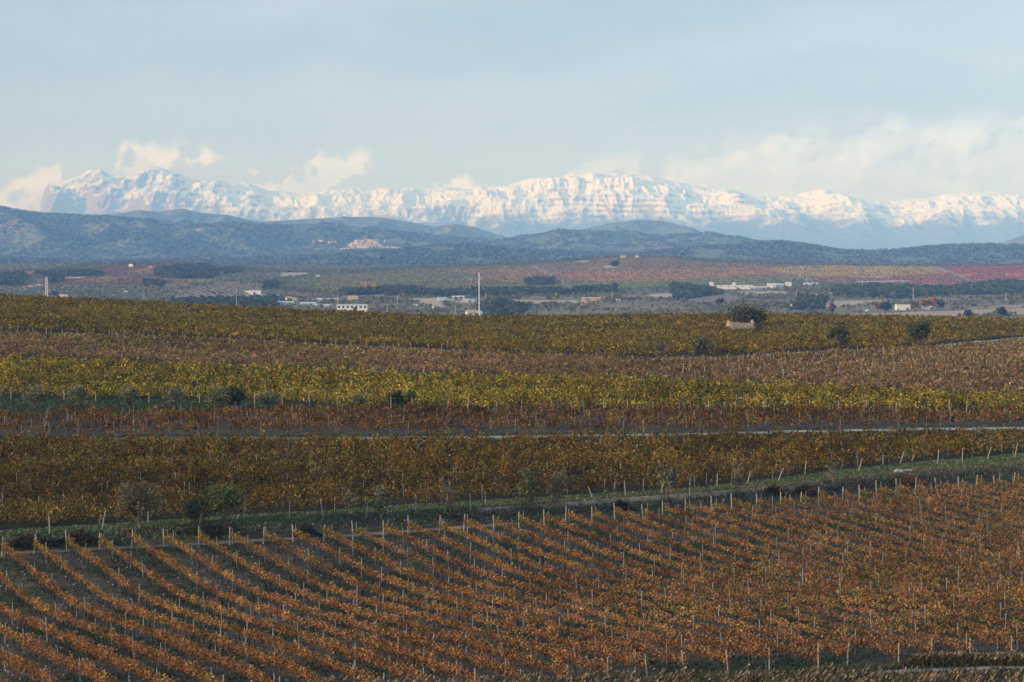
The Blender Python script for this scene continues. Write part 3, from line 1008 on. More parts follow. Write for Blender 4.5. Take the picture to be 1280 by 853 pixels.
guard_mesh = fastmesh('trunk_guard', np.array(V), np.array(Fc), M_GUARD)
for j, i in enumerate(near_ids):
    r = empty('grapevine', (p1[i, 0], p1[i, 1], g1[i]), 0.0, 'single rust orange grapevine in the nearest rows of the near vineyard', 'grapevine', 'single grapevines nearest the viewer')
    r.rotation_euler[2] = math.pi if RNG.uniform() < 0.5 else 0.0
    sc = RNG.uniform(0.85, 1.1); r.scale = (sc, sc, sc)
    o = link('foliage', fol_meshes[int(RNG.integers(14))], r)
    t = link('trunk', trunk_meshes[int(RNG.integers(14))], r)
    if RNG.uniform() < 0.25:
        gd = link('trunk_guard', guard_mesh, r); gd.location = (0.05, -0.05, 0)


# --- the fields behind; every field is one mass of vines
def field(name, poly, ang, spacing, step, nleaf, size, cols, label, zlo=0.5, zhi=1.7, wid=0.5, holes=0.0, holescale=25, patchfn=None, stakes=6, posth=1.75, wobble=0.0):
    p, r, a = plant(poly, ang, spacing, step)
    k = dist_line(p[:, 0], p[:, 1], ROAD_RIGHT) > 6.5; p, r, a = p[k], r[k], a[k]
    if len(TREE_CLEAR):
        for (tx, ty, tr_) in TREE_CLEAR:
            k = np.hypot(p[:, 0] - tx, p[:, 1] - ty) > tr_; p, r, a = p[k], r[k], a[k]
    vig = RNG.uniform(0.35, 1.3, len(p))
    big = fbm(p[:, 0] / holescale, p[:, 1] / holescale, 3)
    vig = vig * np.clip(1.0 + big * 0.9, 0.5, 1.5)
    strk = fbm(p[:, 0] / 55.0 + 11, p[:, 1] / 22.0, 3)
    cl = fbm(p[:, 0] / 5.0 + 7, p[:, 1] / 14.0, 3) + 0.5 * strk
    vig = np.clip(vig * (1 + 1.6 * cl), 0.22, 1.55)
    if holes:
        k = RNG.uniform(size=len(p)) > holes * (1 + 1.5 * big)
        p, r, a, vig, big = p[k], r[k], a[k], vig[k], big[k]
    D = p[:, 1]
    q = Quads()
    pt = patchfn(p) if patchfn else None
    edges = np.quantile(D, [0, 0.33, 0.66, 1.0]); edges[-1] += 1
    for lo, hi in zip(edges[:-1], edges[1:]):
        k = (D >= lo) & (D < hi)
        f = (lo + hi) / 2 / np.mean(D)
        canopy(p[k], ang, nleaf / f, size * f, cols, zlo, zhi, step * 0.62, wid, vig[k], q, None if pt is None else pt[k])
    o = link(name, q.mesh(name, M_LEAF))
    tag(o, label, 'vineyard', kind='stuff')
    return p, r, a


STAKES = []     # metal stakes of all fields: (x, y, height)


def stakes_of(p, r, a, ang, gap, h):
    """a stake every gap metres along each row"""
    b = np.floor(a / gap + RNG.uniform(0, 1, int(r.max()) + 1)[r]).astype(int)
    key = r.astype(np.int64) * 100000 + b
    _, first = np.unique(key, return_index=True)
    first = first[RNG.uniform(size=len(first)) < 0.8]
    for i in first: STAKES.append((p[i, 0], p[i, 1], h * RNG.uniform(0.9, 1.1)))


def pnoise(scale, bias, gain):
    return lambda p: np.clip(bias + gain * fbm(p[:, 0] / scale + 31, p[:, 1] / scale, 3), 0, 1)


DARKORANGE = ([(0.22, 0.115, 0.03), (0.14, 0.08, 0.024), (0.08, 0.06, 0.02), (0.16, 0.135, 0.03), (0.30, 0.17, 0.04)], [3, 4, 3, 3, 1.2])
RUST = ([(0.28, 0.135, 0.04), (0.19, 0.09, 0.03), (0.11, 0.06, 0.022), (0.16, 0.12, 0.03)], [3, 4, 3, 2])
YELLOW = ([(0.42, 0.29, 0.045), (0.27, 0.21, 0.033), (0.15, 0.135, 0.025), (0.50, 0.29, 0.05), (0.06, 0.065, 0.015)], [3, 4, 4, 1.5, 2])
BROWN = ([(0.33, 0.205, 0.105), (0.25, 0.15, 0.075), (0.16, 0.10, 0.055), (0.34, 0.21, 0.07)], [3, 4, 3, 1])
OLIVEGREEN = ([(0.25, 0.18, 0.025), (0.15, 0.12, 0.018), (0.07, 0.066, 0.012), (0.36, 0.22, 0.035), (0.28, 0.145, 0.028)], [3, 4, 3, 1.6, 1.6])

stakes_of(p1, r1, a1, ROW1, 5.6, 2.05)
f2 = field('dark_orange_grapevines', F2, radians(168), 2.6, 1.1, 46, 0.22, DARKORANGE, 'dense dark orange and olive grapevines between the grass bank and the pale track', 0.3, 1.85, 0.6, 0.10, 22, pnoise(30, -0.05, 0.9))
stakes_of(*f2, radians(168), 10, 1.5)
f3 = field('sparse_orange_grapevines', F3, radians(177), 4.2, 1.15, 36, 0.26, RUST, 'sparse rust coloured grapevines on grey soil just beyond the pale track', 0.5, 1.7, 0.45, 0.12, 14)
stakes_of(*f3, radians(177), 5.0, 2.0)
f4 = field('yellow_green_grapevines', F4, radians(160), 2.7, 1.2, 26, 0.34, YELLOW, 'bright yellow green band of grapevines across the middle of the vineyards', 0.3, 2.0, 0.6, 0.10, 30)
stakes_of(*f4, radians(160), 13, 1.95)
f5 = field('brown_grapevines', F5, radians(62), 2.8, 1.25, 15, 0.40, BROWN, 'purplish brown grapevines behind the yellow green band, pale posts at right', 0.4, 1.6, 0.5, 0.10, 40,
           lambda p: np.clip(0.15 + (p[:, 1] - 520) / 500 + 0.5 * fbm(p[:, 0] / 60, p[:, 1] / 60, 2), 0, 0.6))
stakes_of(*f5, radians(62), 22, 1.6)
f6 = field('olive_green_grapevines', F6x, radians(172), 2.9, 1.3, 12, 0.55, OLIVEGREEN, 'olive green and russet grapevines on the rise that closes off the vineyards', 0.3, 2.0, 0.65, 0.12, 45, pnoise(70, 0.0, 0.9))
stakes_of(*f6, radians(172), 26, 1.95)

# --- metal stakes: the 300 nearest one by one, the rest as one mass
ST = np.array(STAKES)
gS = ground(ST[:, 0], ST[:, 1])
sx, sy = px_of(ST[:, 0], ST[:, 1], gS + 1.9)
ok = (sx > -10) & (sx < 1290) & (sy < 850)
ST, gS = ST[ok], gS[ok]
ordr = np.argsort(ST[:, 1])
stake_meshes = []
for i in range(5):
    V, Fc = [], []
    tube(V, Fc, [(0, 0, -0.1), (0, 0, 2.05)], [0.038, 0.034], 4)
    stake_meshes.append(fastmesh('trellis_stake', np.array(V), np.array(Fc), M_STAKE))
for j, i in enumerate(ordr[:300]):
    o = link('trellis_stake', stake_meshes[j % 5])
    o.location = (ST[i, 0], ST[i, 1], gS[i])
    o.rotation_euler = (RNG.normal(0, 0.035), RNG.normal(0, 0.035), RNG.uniform(0, 3))
    o.scale = (1, 1, ST[i, 2] / 2.05)
    tag(o, 'thin grey metal trellis stake standing among the rust orange vines', 'stake', 'thin stakes in the near vineyard')
rs = ordr[300:]
q = Quads()
sd_ = ST[rs, 1]
shade = RNG.uniform(0.14, 0.36, (len(rs), 1)) * np.array([[1.0, 0.98, 0.92]])
q.posts(np.stack([ST[rs, 0], ST[rs, 1], gS[rs]], 1), ST[rs, 2], 0.032, shade, lean=0.04)
tag(link('trellis_stakes', q.mesh('trellis_stakes', M_TINT)), 'countless grey stakes poking out of the vines farther back', 'stakes', 'stakes of the farther vineyards', 'stuff')

# --- wooden end posts along the field edges
post_meshes = []
for i in range(6):
    V, Fc = [], []
    b = RNG.normal(0, 0.02, 2)
    tube(V, Fc, [(0, 0, -0.2), (b[0], b[1], 0.9), (b[0] * 1.4, b[1] * 1.4, 1.9)], [0.085, 0.078, 0.07], 6)
    post_meshes.append(fastmesh('vineyard_post', np.array(V), np.array(Fc), M_WOOD, smooth=False))


def post(x, y, h, label, group, lean=0.06, thick=1.0, lx=None):
    o = link('vineyard_post', random.choice(post_meshes))
    o.location = (x, y, float(ground(np.array([x]), np.array([y]))[0]))
    o.rotation_euler = (RNG.normal(0, lean), RNG.normal(0, lean) if lx is None else lx, RNG.uniform(0, 6))
    o.rotation_mode = 'XYZ'
    if lx is not None: o.rotation_euler[2] = 0
    o.scale = (thick, thick, h / 1.9)
    return tag(o, label, 'post', group)


# row heads at the far edge of the near vineyard
for k in np.unique(r1):
    i = np.where(r1 == k)[0]
    i = i[np.argmax(p1[i, 1])]
    if foot_y(p1[i, 0]) - p1[i, 1] > 17 or not (-5 < px1[i] < 1290): continue
    d = np.array([-0.475, 0.88]) * 0.9
    post(p1[i, 0] + d[0], p1[i, 1] + d[1], RNG.uniform(1.75, 2.2), 'pale wooden end post heading a row of rust vines below the grass bank', 'end posts below the bank', 0.05)
# near row ends by the reeds
for k in np.unique(r1):
    i = np.where(r1 == k)[0]
    i = i[np.argmin(p1[i, 1])]
    if not (230 < px1[i] < 1290): continue
    post(p1[i, 0] + 0.2, p1[i, 1] - 0.5, RNG.uniform(1.7, 2.1), 'wooden end post of a rust vine row beside the reeds', 'end posts beside the reeds', 0.04, 0.72)
# leaning posts in front of the dark orange field
for px, py, h, lx in [(62, 668, 1.9, 0), (127, 663, 2.2, 0.2), (185, 655, 1.7, 0.05), (249, 656, 2.1, 0.18), (305, 651, 2.0, 0.0), (362, 650, 2.0, 0.03), (404, 648, 2.2, -0.12), (458, 646, 2.1, 0.1), (520, 641, 2.1, 0.0), (556, 641, 2.2, 0.18), (588, 638, 1.9, 0.0),
                      (607, 634, 1.7, 0.0), (650, 633, 1.8, 0.0), (702, 629, 2.1, -0.15), (706, 631, 1.8, 0.2), (741, 624, 1.6, -0.35), (782, 620, 1.9, -0.1), (826, 618, 1.9, 0.2), (862, 618, 2.0, 0.05), (896, 610, 1.9, 0.05), (934, 606, 1.8, 0.25), (972, 603, 2.0, 0.4), (1006, 594, 1.9, 0.1), (1073, 590, 1.9, 0.3),
                      (1104, 582, 1.5, 0.0), (1125, 581, 1.8, 0.3), (1140, 577, 1.4, 0.3), (1172, 582, 2.2, 0.05), (1203, 580, 2.2, 0.0), (1234, 575, 1.9, 0.3), (1268, 573, 2.2, 0.2)]:
    w = hit(px, py)
    post(w[0], w[1], h, 'leaning pale post at the grassy front edge of the dark orange vines', 'leaning posts above the bank', 0.03, 0.9, lx)
# front edge of the yellow green band
for px in list(range(16, 440, 34)) + list(range(455, 1280, 33)):
    py = np.interp(px, [0, 150, 300, 430, 640, 860, 1100, 1280], [499, 503, 505, 511, 515, 517, 517, 517])
    w = hit(px + RNG.uniform(-6, 6), py)
    post(w[0], w[1], RNG.uniform(1.9, 2.6), 'pale post along the front edge of the yellow green vines', 'posts before the yellow green vines', 0.06, 1.15)
# front edge of the olive green rise, at left
for px in range(2, 560, 19):
    py = np.interp(px, [0, 60, 200, 380, 520, 600], [417, 419, 424, 432, 438, 442])
    w = hit(px + RNG.uniform(-2, 2), py)
    post(w[0], w[1], RNG.uniform(2.0, 2.7), 'pale post along the shaded front edge of the olive green rise', 'posts before the olive green rise', 0.03, 1.3)
# pale posts of the brown field at right
w = []
k = (f5[0][:, 0] / f5[0][:, 1] > 0.085) & (f5[0][:, 1] > 470) & (f5[1] % 2 == 0)
pp, rr, aa = f5[0][k], f5[1][k], f5[2][k]
key = rr.astype(np.int64) * 100000 + np.floor(aa / 9.0).astype(int)
_, first = np.unique(key, return_index=True)
gx, gy = px_of(pp[first, 0], pp[first, 1], np.zeros(len(first)))
first = first[(gx < 1285)]
first = first[RNG.permutation(len(first))][:230]
for i in first:
    post(pp[i, 0], pp[i, 1], 1.95, 'short pale post in the regular rows of the brown field at right', 'pale posts of the brown field', 0.02, 1.4)

exec_after = []


# ------------------------------------------------------------------ trees and shrubs
def make_tree(name, px, py, hpx, wpx, kind, label, cat='tree', group=None, hi=9000., lo=60., loc=None, dens=1.0, col=None):
    w = hit(px, py, hi=hi, lo=lo) if loc is None else np.array(loc, float)
    D = w[1]
    h = hpx * D / F
    r = wpx * D / F / 2
    root = empty(name, tuple(w), RNG.uniform(0, 6), label, cat, group)
    V, Fc = [], []
    tips = []
    stems = {'bare': 3, 'bush': 4, 'olive': 1, 'round': 1, 'poplar': 1, 'willow': 3}[kind]
    tr = h * (0.015 if kind in ('bare', 'willow', 'bush') else 0.042)
    for s in range(stems):
        a = RNG.uniform(0, 6.28)
        sp = 0.0 if stems == 1 else (RNG.uniform(0.05, 0.4) if kind == 'bare' else RNG.uniform(0.15, 0.7))
        top = h * (0.62 if kind != 'poplar' else 0.9)
        base = np.array([math.cos(a) * 0.05 * r, math.sin(a) * 0.05 * r, -0.1])
        b = np.array([math.cos(a) * r * sp, math.sin(a) * r * sp, top])
        mid = base * 0.55 + b * 0.45 + RNG.normal(0, 0.05, 3) * r
        tube(V, Fc, [base, mid, b], [tr, tr * 0.7, tr * 0.3], 6)
        nb = {'bare': 9, 'willow': 9, 'bush': 6, 'olive': 8, 'round': 9, 'poplar': 12}[kind]
        for k in range(nb):
            t = RNG.uniform(0.3, 1.0)
            st = mid + (b - mid) * max(0, t * 2 - 1) if t > 0.5 else base + (mid - base) * t * 2
            d = np.array([RNG.normal(), RNG.normal(), RNG.uniform(0.3, 1.6) if kind != 'poplar' else 2.2])
            d /= np.linalg.norm(d)
            ln = h * RNG.uniform(0.22, 0.45) * (0.6 if kind == 'poplar' else 1)
            e = st + d * ln
            rr = math.hypot(e[0], e[1])
            if rr > r: e[:2] *= r / rr
            e[2] = min(e[2], h)
            m_ = (st + e) / 2 + RNG.normal(0, 0.04, 3) * ln
            tube(V, Fc, [st, m_, e], [tr * 0.45, tr * 0.3, tr * 0.12], 4)
            tips.append(e); tips.append(m_)
            for _ in range(4 if kind in ('bare', 'willow') else 0):
                e2 = e + np.array([RNG.normal(0, .25), RNG.normal(0, .25), RNG.uniform(-0.05, 0.5)]) * ln
                rr = math.hypot(e2[0], e2[1])
                if rr > r: e2[:2] *= r / rr
                e2[2] = min(e2[2], h * 1.02)
                tube(V, Fc, [m_, (m_ + e2) / 2, e2], [tr * 0.22, tr * 0.15, tr * 0.08], 4)
                tips.append(e2)
    link('trunk', fastmesh('trunk', np.array(V), np.array(Fc), M_GREYBARK if kind in ('bare', 'willow') else M_BARK, smooth=True), root)
    q = Quads()
    pix = D / F * 1.25
    C = None
    size = max(0.10, 1.7 * pix)
    C = {'bare': ([(0.23, 0.18, 0.115), (0.17, 0.14, 0.09), (0.27, 0.19, 0.11)], [2, 2, 1]),
         'willow': ([(0.20, 0.175, 0.10), (0.15, 0.14, 0.08), (0.24, 0.18, 0.105)], [2, 2, 1]),
         'bush': ([(0.13, 0.15, 0.065), (0.09, 0.105, 0.045), (0.18, 0.185, 0.08)], [2, 2, 1.5]),
         'olive': ([(0.20, 0.205, 0.12), (0.14, 0.15, 0.085), (0.27, 0.255, 0.15)], [2, 2, 1]),
         'round': ([(0.055, 0.06, 0.025), (0.035, 0.042, 0.018), (0.085, 0.082, 0.035)], [2, 2, 1]),
         'poplar': ([(0.20, 0.16, 0.06), (0.15, 0.13, 0.055)], [1, 1])}[kind]
    if col is not None:
        c0 = np.array(col); C = ([tuple(c0), tuple(c0 * 0.7), tuple(c0 * 1.25)], [2, 2, 1])
    tips = np.array(tips)
    area = h * 2 * r
    want = int(np.clip(area / (size * size * 0.6) * {'bare': 1.2, 'willow': 2.3, 'bush': 3.2, 'olive': 2.6, 'round': 4.6, 'poplar': 4}[kind] * dens, 30, 9000))
    if kind in ('round', 'bush', 'olive', 'poplar'):
        # lumps on the limbs' ends
        lumps = []
        nl = 16 if kind != 'poplar' else 22
        for _ in range(nl):
            a = RNG.uniform(0, 6.28); e = math.asin(RNG.uniform(-0.35 if kind == 'round' else -0.2, 1.0))
            k = RNG.uniform(0.45, 0.82)
            zc = h * (0.50 if kind != 'poplar' else 0.52)
            lumps.append((math.cos(a) * math.cos(e) * r * k, math.sin(a) * math.cos(e) * r * k, zc + math.sin(e) * (h - zc) * k))
        lumps = np.array(lumps)
        src = np.concatenate([lumps, lumps, tips])
        sg = r * 0.20
    else:
        src = tips
        sg = r * 0.13
    col_l = None
    pos = src[RNG.integers(len(src), size=want)] + RNG.normal(0, 1, (want, 3)) * sg * np.array([1, 1, 0.9])
    rr = np.hypot(pos[:, 0], pos[:, 1])
    k = (rr < r * 1.12) & (pos[:, 2] < h * 1.04) & (pos[:, 2] > h * (0.12 if kind not in ('olive', 'poplar') else 0.22))
    pos = pos[k]
    q.leaves(pos, size, palette(len(pos), *C), up=0.5)
    link('crown', q.mesh('crown', M_LEAF), root)
    return root


make_tree('tree', 176, 662, 60, 62, 'willow', 'greyish half bare tree with slanting stems, widest on the grassy bank')
make_tree('tree', 246, 655, 36, 34, 'bush', 'dark green bushy tree standing between grey tree and taller green tree', dens=0.8)
make_tree('tree', 283, 656, 58, 44, 'bush', 'taller green topped tree at the bank, right of a dark bush', dens=0.7, col=(0.13, 0.165, 0.07))
make_tree('tree', 436, 649, 38, 24, 'olive', 'small thin olive green tree leftmost of the slim trees along the bank', dens=0.6)
make_tree('tree', 477, 649, 48, 26, 'olive', 'slim greyish green tree with a round head in a pair on the bank', dens=0.7)
make_tree('tree', 562, 642, 45, 24, 'bare', 'thin brownish almost bare tree between slim green trees on the bank')
make_tree('tree', 659, 639, 60, 34, 'bush', 'tall green upright tree of many stems at the middle of the bank', dens=0.45, col=(0.14, 0.16, 0.08))
make_tree('tree', 696, 636, 46, 24, 'bare', 'bare brown twiggy tree just right of the tall upright green tree')
make_tree('tree', 834, 626, 46, 26, 'olive', 'grey green small tree with a bare forked stem beside the dirt path', dens=0.7)
make_tree('tree', 922, 618, 46, 18, 'bare', 'bare narrow tree with one straight dark stem near the red brush')
make_tree('tree', 1042, 606, 32, 24, 'bare', 'pale leafless forked sapling between the two patches of red brush', dens=0.25)

olv = [(44, 512, 32, 32, 'leftmost olive tree, pale trunk, before the yellow green vines'), (96, 514, 33, 28, 'olive tree second from left before the yellow green vines'),
       (163, 514, 32, 28, 'olive tree with a thin double trunk, third before the yellow green vines'), (218, 514, 31, 30, 'spreading olive tree, fourth before the yellow green vines'),
       (272, 515, 34, 32, 'pale olive tree touching a dark green bush before the yellow vines'), (337, 512, 24, 34, 'low wide olive tree right of the dark green bush'),
       (447, 512, 20, 22, 'small faint olive tree beside the middle of the yellow green vines')]
for px, py, hh, ww, lb in olv:
    make_tree('olive_tree', px, py, hh, ww, 'olive', lb, 'olive tree', 'olive trees before the yellow green vines', dens=0.7)
make_tree('bush', 293, 512, 30, 34, 'round', 'dense dark green bush among the olive trees', 'bush', col=(0.085, 0.105, 0.05))
make_tree('bush', 494, 510, 22, 22, 'round', 'dark round bush left of a twin at the yellow green vines', 'bush', col=(0.09, 0.105, 0.05))
make_tree('bush', 512, 510, 21, 20, 'bush', 'lighter green round bush right of its twin at the yellow green vines', 'bush')
make_tree('tree', 877, 449, 31, 30, 'bush', 'hazy grey green tree by the track, below the stone ruin', dens=0.8, col=(0.14, 0.14, 0.08))
make_tree('tree', 1048, 439, 37, 31, 'round', 'rounded mid green tree standing before the olive green rise', dens=0.7, col=(0.12, 0.13, 0.065))
make_tree('tree', 1149, 433, 34, 33, 'round', 'rounded dark green tree beside the pale track at right', dens=0.8, col=(0.12, 0.135, 0.07))
make_tree('bush', 826, 451, 25, 22, 'bare', 'brownish thin bush at the left end of the pale track', 'bush', dens=1.4)
make_tree('tree', 936, 410, 29, 47, 'round', 'broad dark evergreen oak behind the ruined stone hut', col=(0.11, 0.11, 0.05), loc=tuple(hit(928, 411) + np.array([3.0, 9.5, 0])))


def brush(px, py, wpx, hpx, label, col, name='shrub', n=900):
    w = hit(px, py)
    D = w[1]; r = wpx * D / F / 2; h = hpx * D / F
    root = empty(name, tuple(w), 0, label, 'shrub')
    V, Fc = [], []
    for _ in range(46):
        a = RNG.uniform(0, 6.28); k = RNG.uniform(0.2, 1.0)
        e = np.array([math.cos(a) * r * k, math.sin(a) * r * k * 0.6, h * RNG.uniform(0.5, 1.05) * (1.1 - 0.5 * k)])
        s = e * np.array([0.4, 0.4, 0]) + np.array([0, 0, -0.05])
        tube(V, Fc, [s, (s + e) / 2 + RNG.normal(0, 0.06, 3), e], [0.022, 0.016, 0.007], 4)
    link('stem', fastmesh('stem', np.array(V), np.array(Fc), M_BARK), root)
    q = Quads()
    u = RNG.uniform(-1, 1, n); v = RNG.uniform(-0.6, 0.6, n); u = u * (1 + 0.25 * RNG.normal(size=n))
    top = np.clip(1 - 0.8 * np.abs(u), 0.1, 1) * h * (0.85 + 0.9 * fbm(u * 3 + px, v * 3, 2))
    pos = np.stack([u * r, v * r, top * RNG.uniform(0.1, 1.0, n) ** 0.7], 1)
    c0 = np.array(col)
    q.leaves(pos, 0.15, palette(n, [tuple(c0), tuple(c0 * 0.6), tuple(c0 * 1.4)], [2, 2, 1]), up=0.2)
    link('foliage', q.mesh('foliage', M_LEAF), root)


brush(967, 616, 26, 12, 'small reddish brown brush by the bare narrow tree', (0.17, 0.095, 0.065))
brush(1006, 616, 34, 11, 'low dark red brush in the middle of three on the bank', (0.15, 0.085, 0.06))
brush(1136, 606, 48, 15, 'widest reddish brown brush, on the bank at right', (0.19, 0.095, 0.062))
brush(382, 671, 34, 19, 'dark brushwood heap on the bank left of middle', (0.055, 0.05, 0.04))
brush(776, 638, 30, 14, 'dark brown brush on the bank right of middle', (0.075, 0.055, 0.04))
brush(35, 684, 62, 20, 'dark leafless thicket at the left end of the bank', (0.07, 0.055, 0.04), n=1600)
brush(98, 678, 50, 17, 'brown thicket between the left thicket and the grey tree', (0.075, 0.06, 0.042), n=1300)
brush(255, 664, 70, 9, 'low dark green undergrowth beneath the bushy bank trees', (0.05, 0.062, 0.03), n=1200)


def boulder(px, py, s, label):
    w = hit(px, py)
    bm = bmesh.new()
    bmesh.ops.create_icosphere(bm, subdivisions=3, radius=s)
    for v in bm.verts:
        d = v.co.normalized()
        k = 1 + 0.35 * float(fbm(np.array([d.x * 1.7 + px]), np.array([d.y * 1.7 + d.z * 2.1]), 3)[0]) * 2
        v.co = d * s * k
        v.co.z *= 0.62; v.co.x *= 1.35
    me = bpy.data.meshes.new('boulder'); bm.to_mesh(me); bm.free()
    me.materials.append(M_ROCK)
    o = link('boulder', me)
    o.location = (w[0], w[1], w[2] + s * 0.25)
    tag(o, label, 'boulder')


boulder(1124, 591, 0.55, 'larger pale boulder lying on the bank at right')
boulder(1136, 590, 0.42, 'smaller pale boulder touching its larger neighbour on the bank')
boulder(371, 665, 0.3, 'small white stone in front of the dark brushwood heap')

# ------------------------------------------------------------------ grass, reeds
def tufts():
    q = Quads()
    # terrace grass
    n = 150000
    x = RNG.uniform(-62, 96, n); y = foot_y(x) + RNG.uniform(0.2, 32, n) ** 1.0
    k = ~inside(x, y, F2); x, y = x[k], y[k]
    k = (dist_line(x, y, PATH_BANK) > 0.45) | (RNG.uniform(size=len(x)) < 0.25); x, y = x[k], y[k]
    n = len(x)
    z = ground(x, y)
    dry = np.clip(0.5 + fbm(x / 4, y / 4, 2) * 1.6 - np.clip((y - foot_y(x) - 3) / 6, -0.5, 0.6), 0, 1) * (0.3 + 0.7 * sst((x + 12) / 35))
    c = np.where(RNG.uniform(size=(n, 1)) < dry[:, None], np.array([(0.20, 0.145, 0.075)]), np.array([(0.115, 0.155, 0.07)]))
    c = np.where(RNG.uniform(size=(n, 1)) < 0.10, np.array([(0.30, 0.31, 0.25)]), c) * RNG.uniform(0.6, 1.3, (n, 1))
    h = RNG.uniform(0.08, 0.24, n)
    a = RNG.uniform(0, 6.28, n)
    q.add(np.stack([x, y, z + h / 2], 1), np.stack([np.cos(a), np.sin(a), 0 * a], 1) * 0.07, np.stack([RNG.normal(0, 0.3, n) * h, RNG.normal(0, 0.3, n) * h, h / 2], 1), c)
    # weeds between the near rows
    n = 60000
    x = RNG.uniform(-60, 60, n); y = RNG.uniform(138, 232, n)
    k = inside(x, y, F1) & (np.abs(x / y) < 0.29) & (fbm(x / 9, y / 9, 3) > -0.02)
    x, y = x[k], y[k]; n = len(x); z = ground(x, y)
    h = RNG.uniform(0.05, 0.16, n); a = RNG.uniform(0, 6.28, n)
    q.add(np.stack([x, y, z + h / 2], 1), np.stack([np.cos(a), np.sin(a), 0 * a], 1) * 0.08, np.stack([RNG.normal(0, 0.4, n) * h, RNG.normal(0, 0.4, n) * h, h / 2], 1),
          np.array([(0.05, 0.07, 0.03)]) * RNG.uniform(0.6, 1.4, (n, 1)))
    # verge between the near rows, the track and the reeds
    n = 26000
    x = RNG.uniform(-20, 46, n); y = RNG.uniform(134, 162, n)
    k = ~inside(x, y, F1) & (dist_line(x, y, ROAD_REED) > 0.7) & (y < 172); x, y = x[k], y[k]; n = len(x); z = ground(x, y)
    h = RNG.uniform(0.12, 0.5, n) * (1 + 0.8 * fbm(x / 2, y / 2, 2)); a = RNG.uniform(0, 6.28, n)
    q.add(np.stack([x, y, z + h / 2], 1), np.stack([np.cos(a), np.sin(a), 0 * a], 1) * 0.035, np.stack([RNG.normal(0, 0.35, n) * h, RNG.normal(0, 0.35, n) * h, h / 2], 1),
          palette(n, [(0.05, 0.07, 0.028), (0.075, 0.08, 0.038), (0.14, 0.11, 0.06)], [3, 2, 1]))
    # fallen leaves along the rows
    k = RNG.integers(len(p1), size=52000)
    x = p1[k, 0] + RNG.normal(0, 0.8, len(k)); y = p1[k, 1] + RNG.normal(0, 0.8, len(k)); z = ground(x, y) + 0.02
    q.leaves(np.stack([x, y, z], 1), 0.13, palette(len(k), [(0.17, 0.085, 0.04), (0.11, 0.06, 0.035), (0.07, 0.05, 0.035)], [1, 2, 2]), up=2.0)
    # rough grass at the olive trees and along the mid track
    n = 34000
    x = RNG.uniform(-110, 110, n); y = RNG.uniform(300, 420, n)
    k = ~inside(x, y, F3) & ~inside(x, y, F4) & ~inside(x, y, F2) & (dist_line(x, y, ROAD_MID) > 2.6)
    x, y = x[k], y[k]; n = len(x); z = ground(x, y)
    h = RNG.uniform(0.1, 0.35, n); a = RNG.uniform(0, 6.28, n)
    q.add(np.stack([x, y, z + h / 2], 1), np.stack([np.cos(a), np.sin(a), 0 * a], 1) * 0.14, np.stack([RNG.normal(0, 0.3, n) * h, RNG.normal(0, 0.3, n) * h, h / 2], 1),
          np.array([(0.055, 0.085, 0.038)]) * RNG.uniform(0.6, 1.5, (n, 1)))
    tag(link('grass', q.mesh('grass', M_LEAF)), 'rough green and dry grass with fallen leaves on the bank and between the fields', 'grass', kind='stuff')


tufts()


